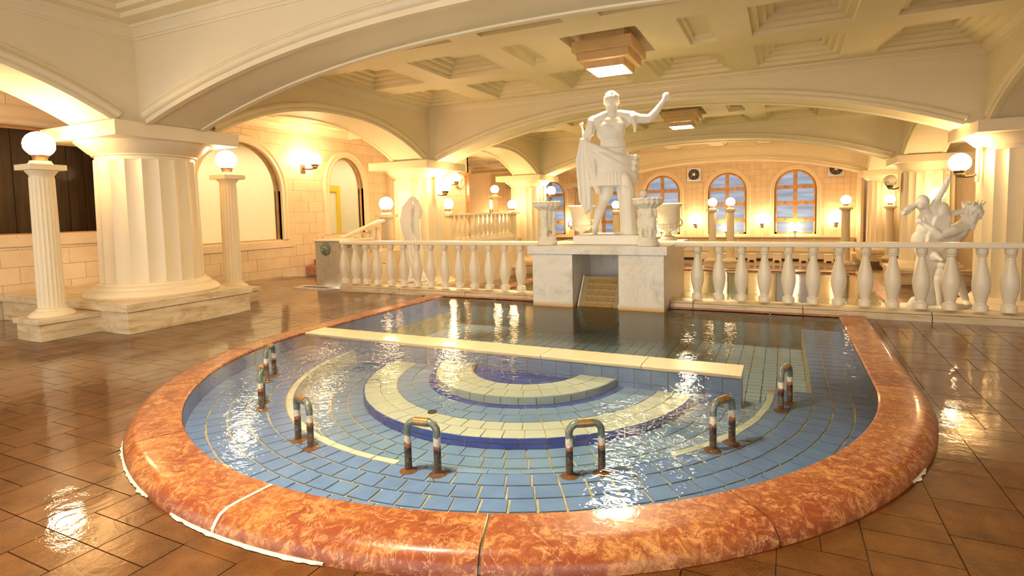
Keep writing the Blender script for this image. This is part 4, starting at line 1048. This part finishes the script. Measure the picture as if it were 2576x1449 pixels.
# shower counter with taps along the window wall
t = thing('shower_counter', 'long cream shower counter with control strip below the arched windows', 'counter', (0, WB-.35, -1.0))
ob('shelf', MB().box(-14.5, -.10, 1.03, 3.5, .34, 1.10), 'stone', t, bev=.01); ob('control_strip', MB().box(-14.5, .10, .84, 3.5, .34, 1.03), 'ledge', t); ob('counter_top', MB().box(-14.5, -.08, .40, 3.5, .34, .84-.0), 'plastic', t, bev=.01)
ob('counter_front', MB().box(-14.5, .0, .07, 3.5, .34, .40), 'plastic', t); ob('toe_kick', MB().box(-14.5, .04, 0, 3.5, .34, .07), 'dark', t)
for k in range(16):
    x = -13.3+1.07*k
    mb = MB().tube([(x,-.08,.70),(x,-.19,.69),(x,-.2,.63)], .018, 8).tube([(x-.1,-.11,.70),(x+.1,-.11,.70)], .026, 8); f_ = ob('tap', mb, 'steel', t)
    ob('shower_hose', MB().tube([(x+.25,-.03,1.18),(x+.27,-.13,.95),(x+.20,-.17,.6),(x+.05,-.14,.66)], .009, 6), 'white', t); ob('shower_head', MB().tube([(x+.25,0,1.30),(x+.25,-.06,1.12)], [.03,.014], 8), 'white', t)
    ob('push_buttons', MB().box(x-.5,.13,.92,x-.44,.16,.98).box(x-.40,.13,.92,x-.34,.16,.98).box(x-.30,.13,.92,x-.24,.16,.98), 'dark' if k % 3 else 'red', t)
stool = thing('shower_stool', 'x', 'stool', (0, 0, -1.0), 0, 'cream plastic stools along the shower counter')
mb = MB(); mb.add([(-.19,-.15,0),(.19,-.15,0),(.19,.15,0),(-.19,.15,0),(-.15,-.12,.33),(.15,-.12,.33),(.15,.12,.33),(-.15,.12,.33)], [(4,5,6,7),(1,2,6,5),(3,0,4,7)])
mb.add([(-.19,-.15,0),(-.10,-.15,0),(-.09,-.146,.06),(.09,-.146,.06),(.10,-.15,0),(.19,-.15,0),(.15,-.12,.33),(-.15,-.12,.33)], [(0,1,2,7),(2,3,6,7),(3,4,5,6)]); mb.add([(-.19,.15,0),(.19,.15,0),(.15,.12,.33),(-.15,.12,.33)], [(0,1,2,3)])
ob('body', mb, 'plastic', stool, norm=False); ob('seat_top', MB().box(-.165,-.135,.32,.165,.135,.345), 'plastic', stool, bev=.01)
sl = ['first', 'second', 'third', 'fourth', 'fifth', 'sixth', 'seventh']
for k, x in enumerate((-2.70, -1.87, -.62, .44, 1.52, 2.50, -3.9)):
    lb = ('%s of the cream stools counted from the fountain block' % sl[k]) if k < 6 else 'cream stool hidden behind the fountain block statues'
    if k == 0: stool.location = (x, WB-1.0, -1.0); stool['label'] = lb
    else: dup(stool, (x, WB-1.0, -1.0), None, lb)
# lamp-pair plinth
ob_ = thing('lamp_plinth', 'low stone plinth under the pair of distant lamp columns', 'plinth', (-1.46, 21.5, -1.0)); ob('block', MB().box(-.7,-.4,0,.7,.4,.19), 'travertine', ob_, bev=.01); ob('cap', MB().box(-.74,-.44,.19,.74,.44,.215), 'travertine', ob_, bev=.01)

# ------------------------------------------------------------ sculpture
SG = 1.0
def caps(mb, pts, seg=10):
    # chain of (x,y,z,r): tapered capsules
    pts = [(p[0], p[1], p[2], p[3]*SG) for p in pts]
    for a_, b_ in zip(pts[:-1], pts[1:]):
        pa, pb = Vector(a_[:3]), Vector(b_[:3]); n = 3
        mb.tube([pa+(pb-pa)*i/n for i in range(n+1)], [a_[3]+(b_[3]-a_[3])*i/n for i in range(n+1)], seg)
    for p in pts: mb.ball(p[:3], p[3], None, seg, 8)
    return mb
def fused(name, mb, mt, parent, vox=.012, sm=4, fac=.5):
    o = ob(name, mb, mt, parent, norm=False); r = o.modifiers.new('r', 'REMESH'); r.mode = 'VOXEL'; r.voxel_size = vox; r.use_smooth_shade = True
    s_ = o.modifiers.new('s', 'SMOOTH'); s_.factor = fac; s_.iterations = sm; return o
def hand(mb, w_, d, palmn, s=1, curl=.3):
    # w_: wrist, d: direction of fingers, palmn: palm normal
    w_ = Vector(w_); d = Vector(d).normalized(); nrm = Vector(palmn).normalized(); sd = d.cross(nrm).normalized()
    mb.ball(w_+d*.045*s, (.03*s, .03*s, .03*s)); caps(mb, [(*w_, .026*s), (*(w_+d*.08*s), .028*s)])
    for k, (off, L) in enumerate(((-.03, .075), (-.01, .088), (.012, .082), (.032, .062))):
        b0 = w_+d*.085*s+sd*off*s; b1 = b0+(d+sd*off*4)*L*.5*s; b2 = b1+(d*(1-curl)+nrm*curl*1.6)*L*.5*s; caps(mb, [(*b0, .012*s), (*b1, .011*s), (*b2, .009*s)], 8)
    b0 = w_+d*.03*s-sd*.025*s; b1 = b0-sd*.035*s+d*.03*s; b2 = b1-sd*.01*s+d*.035*s; caps(mb, [(*b0, .014*s), (*b1, .012*s), (*b2, .010*s)], 8)

# tall robed statue with a raised arm, seen from behind
SG = 1.13
t = thing('tall_statue', 'tall white statue of a robed man with one arm raised, on the marble block', 'statue', (-1.72, 7.62, 1.128), .26)
ob('base', MB().box(-.50, -.47, -.138, .50, .45, 0), 'statue', t, bev=.01).rotation_euler.z = -.26
B = MB()
B.ball((-.01, .02, 2.035), (.105, .125, .135)); B.ball((-.01, .055, 1.97), (.085, .095, .11)); B.ball((-.01, .15, 1.99), (.018,.03,.03))
for s in (-1, 1): B.ball((-.01+s*.10, .03, 2.0), (.015, .025, .035))
random.seed(3)
for k in range(90):
    a_ = rnd(0, 2*PI); e = rnd(-.45, 1.4); v = Vector((math.cos(a_)*math.cos(e)*.1, math.sin(a_)*math.cos(e)*.112, math.sin(e)*.125))
    if v.y > .06 and e < .5: continue
    B.ball(Vector((-.01, .02, 2.04))+v, (.02, .02, .013), None, 6, 5)
caps(B, [(-.01, .01, 1.93, .07), (0, 0, 1.80, .08)])
B.ball((0, 0, 1.68), (.235, .135, .12)).ball((-.02, -.01, 1.55), (.205, .14, .17)).ball((0, .01, 1.37), (.175, .125, .17)).ball((0, 0, 1.24), (.19, .14, .13))
caps(B, [(-.10, -.02, 1.80, .06), (-.24, 0, 1.72, .085)]); caps(B, [(.10, -.02, 1.81, .06), (.25, 0, 1.76, .085)])
# shoulder blades and belt
B.ball((-.10, -.10, 1.60), (.08, .05, .09)).ball((.09, -.10, 1.61), (.08, .05, .09))
caps(B, [(-.17, -.09, 1.30, .012), (0, -.135, 1.285, .012), (.16, -.09, 1.30, .012)], 8)
# sleeves with fringes
for sx, zz in ((-.27, 1.66), (.29, 1.70)):
    for k in range(7):
        a_ = -PI+PI*k/6; caps(B, [(sx+.02*math.cos(a_), .085*math.cos(a_), zz+.05, .028), (sx*1.06, .10*math.cos(a_), zz-.11-.02*(k % 2), .020)], 8)
caps(B, [(.26, 0, 1.755, .082), (.36, 0, 1.73, .066), (.50, 0, 1.725, .056)]); caps(B, [(.50, 0, 1.725, .056), (.58, 0, 1.81, .05), (.675, -.02, 1.95, .034)])
hand(B, (.675, -.02, 1.95), (.45, 0, 1), (.3, 1, 0), 1.05, .35)
caps(B, [(-.26, 0, 1.72, .08), (-.33, .02, 1.56, .06), (-.385, .03, 1.44, .055)]); caps(B, [(-.385, .03, 1.44, .055), (-.40, .16, 1.46, .045), (-.40, .26, 1.50, .034)])
hand(B, (-.40, .26, 1.50), (0, 1, .3), (0, -.3, 1), 1, .6)
caps(B, [(-.41, .20, 1.44, .016), (-.42, .12, 1.60, .018), (-.435, .08, 1.68, .014)]); B.ball((-.44, .07, 1.70), (.035, .02, .018)).ball((-.42, .07, 1.715), (.02,.02,.02))
# hips, tunic skirt
B.ball((0, 0, 1.10), (.26, .18, .20)); B.lathe([(.20, 1.25), (.25, 1.1), (.275, .95), (.29, .80), (.285, .745), (.20, .745)], 40)
B.v[-240:] = [(x, y*.68, z) for x, y, z in B.v[-240:]]
for k in range(40):
    a_ = 2*PI*k/40; caps(B, [(.275*math.cos(a_), .185*math.sin(a_), .92, .014), (.30*math.cos(a_), .20*math.sin(a_), .745, .02)], 6)
# legs
caps(B, [(-.09, 0, .95, .105), (-.10, .06, .62, .085), (-.13, .06, .52, .062), (-.19, -.04, .36, .062), (-.255, -.12, .12, .036)]); caps(B, [(-.255, -.12, .10, .038), (-.265, -.05, .035, .034), (-.25, .05, .018, .026)])
caps(B, [(.13, .03, .95, .11), (.14, .06, .52, .07), (.15, .03, .36, .068), (.15, .03, .08, .042)]); caps(B, [(.15, 0, .04, .042), (.15, .16, .02, .03)])
# cloak: wrapped folds, from the left forearm over the back of the hips to the right hip
for k in range(9):
    u = k/8; st = Vector((-.42+.03*u, -.02+.05*(k % 3)/3, 1.44-.12*u)); en = Vector((.31, -.02, 1.16-.42*u)); md = Vector((-.05+.10*u, -.275-.02*(k % 2), 1.17-.33*u))
    pts = []
    for i in range(11):
        v_ = i/10; p = st*(1-v_)**2+md*2*v_*(1-v_)*1.0+en*v_**2; pts.append((p.x, p.y-.015*math.sin(9*v_+k), p.z+.012*math.sin(7*v_+k*2), .022+.014*math.sin(PI*v_)))
    caps(B, pts, 8)
for k in range(5):
    caps(B, [(.31-.01*k, -.05, 1.16-.085*k, .035), (.33, .06, 1.15-.085*k, .035), (.24, .17, 1.17-.08*k, .03), (0, .20, 1.20-.07*k, .03), (-.2, .17, 1.23-.05*k, .03)], 8)
for k in range(8):   # cloth hanging from the forearm
    x = -.475+.022*k; y = -.04+.05*(k % 3)
    caps(B, [(-.42+.01*k, y, 1.44, .03), (x-.01, y, 1.15, .028), (x+.005, y+.01, .80, .026), (x+.02, y, .52-.015*k, .022), (-.39, y, .40-.01*k, .014)], 8)
for k in range(3):
    caps(B, [(-.33+.03*k, -.08-.012*k, 1.32-.05*k, .03), (-.31+.03*k, -.13, 1.0-.04*k, .03), (-.27+.02*k, -.12, .80-.02*k, .022), (-.22+.02*k, -.10, .62+.02*k, .014)], 8)
# tree-trunk support and small figure beside it
caps(B, [(.21, -.16, 0, .105), (.20, -.15, .35, .098), (.20, -.13, .62, .09), (.165, -.12, .84, .07)]); B.ball((.22, -.17, .45), (.07, .05, .12)).ball((.16, -.2, .66), (.05, .03, .08)).ball((.20, -.13, .02), (.20, .14, .03))
B.ball((.40, -.02, .60), (.062, .065, .072)); caps(B, [(.39, -.02, .52, .05), (.40, 0, .42, .075), (.38, .02, .30, .07)]); caps(B, [(.36, 0, .28, .05), (.35, -.04, .14, .035), (.36, -.02, .03, .03)]); caps(B, [(.42, 0, .48, .03), (.45, -.06, .40, .024), (.42, -.12, .36, .02)]); caps(B, [(.34,0,.48,.03),(.27,-.05,.46,.024)])
B.ball((.34, .05, .12), (.09, .07, .09)); caps(B, [(.34, .05, .10, .07), (.42, .02, .20, .03), (.38, -.02, .36, .02)])
fused('figure', B, 'statue', t, .0105, 2).scale = (1.10, 1.15, 1.0)

# veiled statue before the second column
t = thing('veiled_statue', 'white statue of a veiled woman standing before a fluted column', 'statue', (-7.2, 9.95, -.06), .35)
ob('pedestal', MB().box(-.42, -.36, -.67, .42, .36, -.11).box(-.44, -.34, -.11, .44, .34, -.03), 'statue', t, bev=.01)
V = MB(); V.ball((0, 0, 1.72), (.075, .09, .10)); caps(V, [(0, 0, 1.64, .05), (0, 0, 1.52, .07)]); V.ball((0, 0, 1.38), (.15, .10, .16)).ball((0, 0, 1.18), (.12, .09, .14)).ball((0, 0, .98), (.16, .12, .15)); caps(V, [(-.05, 0, .95, .11), (-.05, 0, .5, .08), (-.04, 0, .05, .06)]); caps(V, [(.07, 0, .95, .11), (.09, -.05, .5, .085), (.08, 0, .05, .06)])
caps(V, [(.14, 0, 1.50, .05), (.19, -.02, 1.66, .04), (.13, -.02, 1.86, .032)]); caps(V, [(-.14, 0, 1.50, .05), (-.20, -.02, 1.68, .04), (-.06, -.02, 1.90, .032)]); hand(V, (-.04, -.02, 1.90), (1, 0, .2), (0, -1, 0), .8); hand(V, (.12, -.02, 1.87), (-.7, 0, .6), (0, -1, 0), .8)
for k in range(13):
    u = k/12; x0 = -.12+.24*u
    if .50 < u < .78: continue
    caps(V, [(x0*.6, -.04, 1.95-.12*abs(u-.5), .022), (-.20+.36*u, -.09, 1.72, .026), (-.25+.40*u, -.13, 1.42, .03), (-.21+.36*u, -.13, 1.15, .028), (-.11+.25*u, -.10, .95-.05*(k % 2), .018)], 8)
for k in range(11): V_ = 2*PI*k/10; caps(V, [(.12*math.cos(V_), .09*math.sin(V_), 1.05, .05), (.17*math.cos(V_+.5), .14*math.sin(V_+.5), .6, .045), (.15*math.cos(V_+1), .12*math.sin(V_+1), .3, .04), (.20*math.cos(V_+1.2), .17*math.sin(V_+1.2), .02, .05)], 8)
V.ball((-.05, 0, .02), (.36, .26, .07)).ball((.16, -.05, .08), (.12, .14, .14))
fused('figure', V, 'statue', t, .0105, 0)

# figure group: bearded man lifting a woman, dog at his feet
t = thing('figure_group', 'white sculpture of a man lifting a woman with her arm raised, dog below', 'statue', (2.66, 8.75, .045), .30)
ob('base', MB().box(-.44, -.30, -.78, .44, .30, -.12).box(-.46, -.32, -.12, .46, .32, 0), 'statue', t, bev=.012)
G = MB()
# man
SG = 1.12
caps(G, [(.03, .02, .74, .115), (.18, .06, .45, .085), (.26, .08, .36, .062), (.34, .10, .18, .055), (.40, .12, .07, .035)]); caps(G, [(.40, .13, .04, .035), (.36, -.02, .02, .03), (.34, -.06, .02, .02)])
caps(G, [(-.02, 0, .74, .11), (.02, -.06, .42, .08), (.03, -.05, .32, .062), (.02, 0, .08, .04)]); caps(G, [(.02, 0, .04, .04), (-.02, -.14, .02, .028)])
G.ball((.03, .0, .76), (.15, .12, .12)).ball((.09, 0, .90), (.13, .11, .13)).ball((.15, 0, 1.03), (.17, .13, .12)).ball((.08, -.07, 1.0), (.08, .06, .10)).ball((.20, -.07, 1.05), (.08, .06, .09))
caps(G, [(.24, -.02, 1.10, .085), (.05, -.12, 1.06, .07), (-.11, -.16, 1.0, .055)]); caps(G, [(-.11, -.16, 1.0, .055), (-.20, -.14, 1.08, .045), (-.27, -.10, 1.15, .03)]); hand(G, (-.27, -.10, 1.15), (-.6, .2, .5), (.3, 1, 0), .9, .5)
caps(G, [(.27, .08, 1.10, .08), (.30, .16, .95, .06), (.12, .2, .86, .05)])
caps(G, [(.26, 0, 1.14, .07), (.33, -.01, 1.24, .065)]); G.ball((.36, -.01, 1.32), (.10, .105, .12)).ball((.30, -.08, 1.30), (.03, .04, .04)).ball((.33,-.08,1.22),(.05,.05,.07))
random.seed(5)
for k in range(110):
    a_ = rnd(0, 2*PI); e = rnd(-.7, 1.5); G.ball((.37+.115*math.cos(a_)*math.cos(e), .0+.115*math.sin(a_)*math.cos(e), 1.31+.13*math.sin(e)), rnd(.014, .026), None, 6, 5)
for k in range(9): a_ = 2*PI*k/9; caps(G, [(.37+.10*math.cos(a_), .10*math.sin(a_), 1.40, .016), (.39+.14*math.cos(a_), .13*math.sin(a_), 1.455+.02*(k % 2), .008)], 6)
for k in range(7): caps(G, [(.28+.02*k, -.06, 1.22, .018), (.22+.02*k, -.08, 1.14-.01*k, .016), (.24+.02*k, -.08, 1.09, .01)], 6)
# woman
G.ball((-.27, -.01, 1.46), (.085, .095, .11)).ball((-.31, -.05, 1.42), (.05, .05, .06)).ball((-.335,-.07,1.43),(.018,.02,.02)); caps(G, [(-.26, 0, 1.38, .045), (-.20, 0, 1.28, .06)])
G.ball((-.20, -.01, 1.22), (.12, .10, .13)).ball((-.24, -.02, 1.08), (.10, .09, .12)).ball((-.26, 0, .95), (.13, .11, .13)); caps(G, [(-.24, 0, .93, .10), (-.12, -.08, .80, .075), (.02, -.14, .86, .055)]); caps(G, [(-.28, 0, .93, .10), (-.26, -.06, .72, .075), (-.30, -.02, .52, .05), (-.31, .02, .44, .035)])
caps(G, [(-.16, 0, 1.32, .05), (-.08, 0, 1.48, .042), (.0, -.01, 1.64, .032), (.035, -.01, 1.70, .024)]); hand(G, (.035, -.01, 1.70), (.15, 0, 1), (-1, -.3, 0), .85, .2)
caps(G, [(-.14, .02, 1.28, .05), (.0, .02, 1.27, .042), (.14, .0, 1.30, .036), (.26, -.02, 1.34, .03)])
for k in range(16):
    a_ = k/15; caps(G, [(-.24-.04*a_, -.06+.14*a_, 1.50-.06*a_, .022), (-.36, -.05+.12*a_, 1.44-.08*a_, .02), (-.45-.04*math.sin(k), -.04+.1*a_, 1.38-.06*a_+.03*math.sin(k*2), .014), (-.54+.05*(k % 3), -.04+.1*a_, 1.34-.04*a_+.05*math.sin(k*1.7), .007)], 6)
G.ball((-.05, -.05, 1.34), (.10, .10, .13)).ball((-.03, -.04, 1.22), (.08, .08, .10)).ball((-.22, .0, 1.30), (.07, .07, .10))
for k in range(10): a_ = k/9; caps(G, [(-.09+.10*a_, -.08, 1.42-.5*(a_-.5)**2, .025), (-.14+.16*a_, -.12, 1.25, .024), (-.22+.2*a_, -.13, 1.05, .024), (-.26+.15*a_, -.12, .82+.03*(k % 2), .02)], 6)
for k in range(12): a_ = k/11; caps(G, [(-.33+.38*a_, -.12, .86, .026), (-.34+.34*a_, -.15, .66, .026), (-.36+.30*a_, -.13, .40, .022), (-.38+.42*a_, -.14, .04, .03)], 6)
# dog
G.ball((-.10, -.17, .42), (.10, .13, .20)).ball((-.10, -.20, .60), (.065, .09, .07)); caps(G, [(-.06, -.24, .60, .05), (.03, -.26, .585, .03)]); G.ball((.045, -.262, .585), .018); caps(G, [(-.02, -.27, .56, .018), (.03, -.27, .555, .014)], 6)
G.ball((-.18, -.19, .72), (.055, .06, .065)); caps(G, [(-.18, -.24, .71, .035), (-.17, -.31, .68, .024)]); caps(G, [(-.12, -.16, .66, .022), (-.16, -.14, .72, .012)], 6); caps(G, [(-.07, -.15, .66, .02), (-.06, -.12, .71, .01)], 6)
for sx in (-.16, -.04): caps(G, [(sx, -.22, .40, .045), (sx, -.25, .20, .035), (sx+.01, -.26, .04, .028), (sx+.01, -.31, .02, .024)])
caps(G, [(-.12, -.08, .34, .09), (-.16, .05, .24, .08), (-.17, .06, .05, .04)]); caps(G, [(-.42,-.1,.02,.06),(-.40,-.12,.10,.05),(-.36,-.1,.04,.06)])
G.ball((-.05, -.05, .01), (.38, .24, .05))
fused('figures', G, 'statue', t, .010, 1)

SG = 1.25
# goblet pedestals and urns on the block
def goblet(x, y, label, rz=0):
    t = thing('goblet_stand', label, 'goblet', (x, y, .989), rz, 'goblet stands on the fountain block')
    B = MB(); B.lathe([(.0,0),(.135,0),(.14,.02),(.135,.05),(.125,.06),(.12,.085),(.125,.10),(.10,.125),(.0,.125)], 32)
    for k in range(3):
        a_ = 2*PI*k/3+.4; c_, s_ = math.cos(a_), math.sin(a_); R1 = .078
        caps(B, [(R1*c_, R1*s_, .41, .034), (R1*c_, R1*s_, .33, .046), (R1*c_, R1*s_, .25, .042)]); B.ball((R1*1.1*c_, R1*1.1*s_, .455), (.032, .032, .036))
        for q in (-1, 1):
            px, py = R1*c_-q*.028*s_, R1*s_+q*.028*c_; caps(B, [(px, py, .25, .03), (px+.015*c_, py+.015*s_, .18, .024), (px, py, .11, .02)], 8)
            caps(B, [(px, py, .36, .022), (px*1.35, py*1.35, .41, .018), (px*1.3, py*1.3, .48, .016)], 8)
    caps(B, [(.012, 0, .12, .045), (-.01, .01, .18, .035), (0, 0, .27, .07), (0, 0, .50, .075)])
    B.lathe([(.0,.47),(.06,.47),(.075,.50),(.12,.53),(.165,.57),(.178,.61),(.172,.635),(.155,.63),(.14,.60),(.0,.58)], 40)
    for k in range(16):
        a_ = 2*PI*k/16; B.ball((.166*math.cos(a_), .166*math.sin(a_), .628), (.03, .03, .018), None, 8, 6); caps(B, [(.07*math.cos(a_), .07*math.sin(a_), .50, .014), (.165*math.cos(a_), .165*math.sin(a_), .58, .02)], 6)
    o = fused('body', B, 'goblet', t, .008, 1); o.scale = (1.12, 1.12, 1.03)
goblet(-2.62, 7.12, 'goblet stand on the left end of the marble block'); goblet(-1.06, 7.01, 'goblet stand on the right end of the marble block', 1.0)
def urn(x, y, label, rz=0):
    t = thing('urn', label, 'urn', (x, y, .989), rz, 'urns on the fountain block')
    ob('body', MB().box(-.125,-.125,0,.125,.125,.025).lathe([(.115,.025),(.12,.04),(.105,.06),(.06,.075),(.045,.10),(.043,.13),(.06,.15),(.11,.165),(.145,.19),(.155,.23),(.15,.26),(.162,.27),(.165,.36),(.178,.47),(.185,.52),(.205,.55),(.22,.565),(.222,.59),(.20,.60),(.175,.585),(.16,.5),(.0,.45)], 48), 'goblet', t)
    k_ = MB()
    for k in range(36): a_ = 2*PI*k/36; k_.ball((.215*math.cos(a_), .215*math.sin(a_), .578), (.019,.019,.013), None, 8, 5)
    for k in range(20): a_ = 2*PI*k/20; k_.tube([(.10*math.cos(a_), .10*math.sin(a_), .165), (.15*math.cos(a_), .15*math.sin(a_), .20), (.157*math.cos(a_), .157*math.sin(a_), .25)], [.008,.014,.010], 6)
    ob('beading', k_, 'goblet', t)
    for s in (-1, 1): ob('handle', MB().tube([(s*.15,0,.22),(s*.20,0,.235),(s*.225,0,.28),(s*.20,0,.33),(s*.17,0,.335)], [.012,.016,.016,.014,.012], 8), 'goblet', t)
urn(-2.50, 8.35, 'urn standing behind the tall statue, left side', .3); urn(-1.04, 8.42, 'urn standing behind the tall statue, right side', .3)

# two bubbling jets breaking the pool surface
for x, y, lb in ((-.02, 2.93, 'bubbling jet breaking the water at the right of the pool'), (-2.95, 3.35, 'bubbling jet breaking the water at the left of the pool')):
    n = 26; R0 = .20; vs = []; fs = []
    for i in range(n+1):
        for j in range(n+1):
            px, py = -R0+2*R0*i/n, -R0+2*R0*j/n; d = math.hypot(px, py)/R0
            h = max(0, 1-d)**1.5*(.020+.035*noise.noise(Vector((px*14+x, py*14, 1.3)))) + (.004*math.sin(d*26)*(1-d) if d < 1 else 0)
            vs.append((px, py, .0012+max(h, -.0008) if d < 1 else .0004))
    for i in range(n):
        for j in range(n):
            if math.hypot(-R0+2*R0*(i+.5)/n, -R0+2*R0*(j+.5)/n) < R0: a_ = i*(n+1)+j; fs.append((a_, a_+n+1, a_+n+2, a_+1))
    mb = MB().add(vs, fs, True); o = ob('water_jet', mb, 'water', norm=False); o.location = (x, y, .0855); tag(o, lb, 'water jet', 'bubbling jets in the pool')
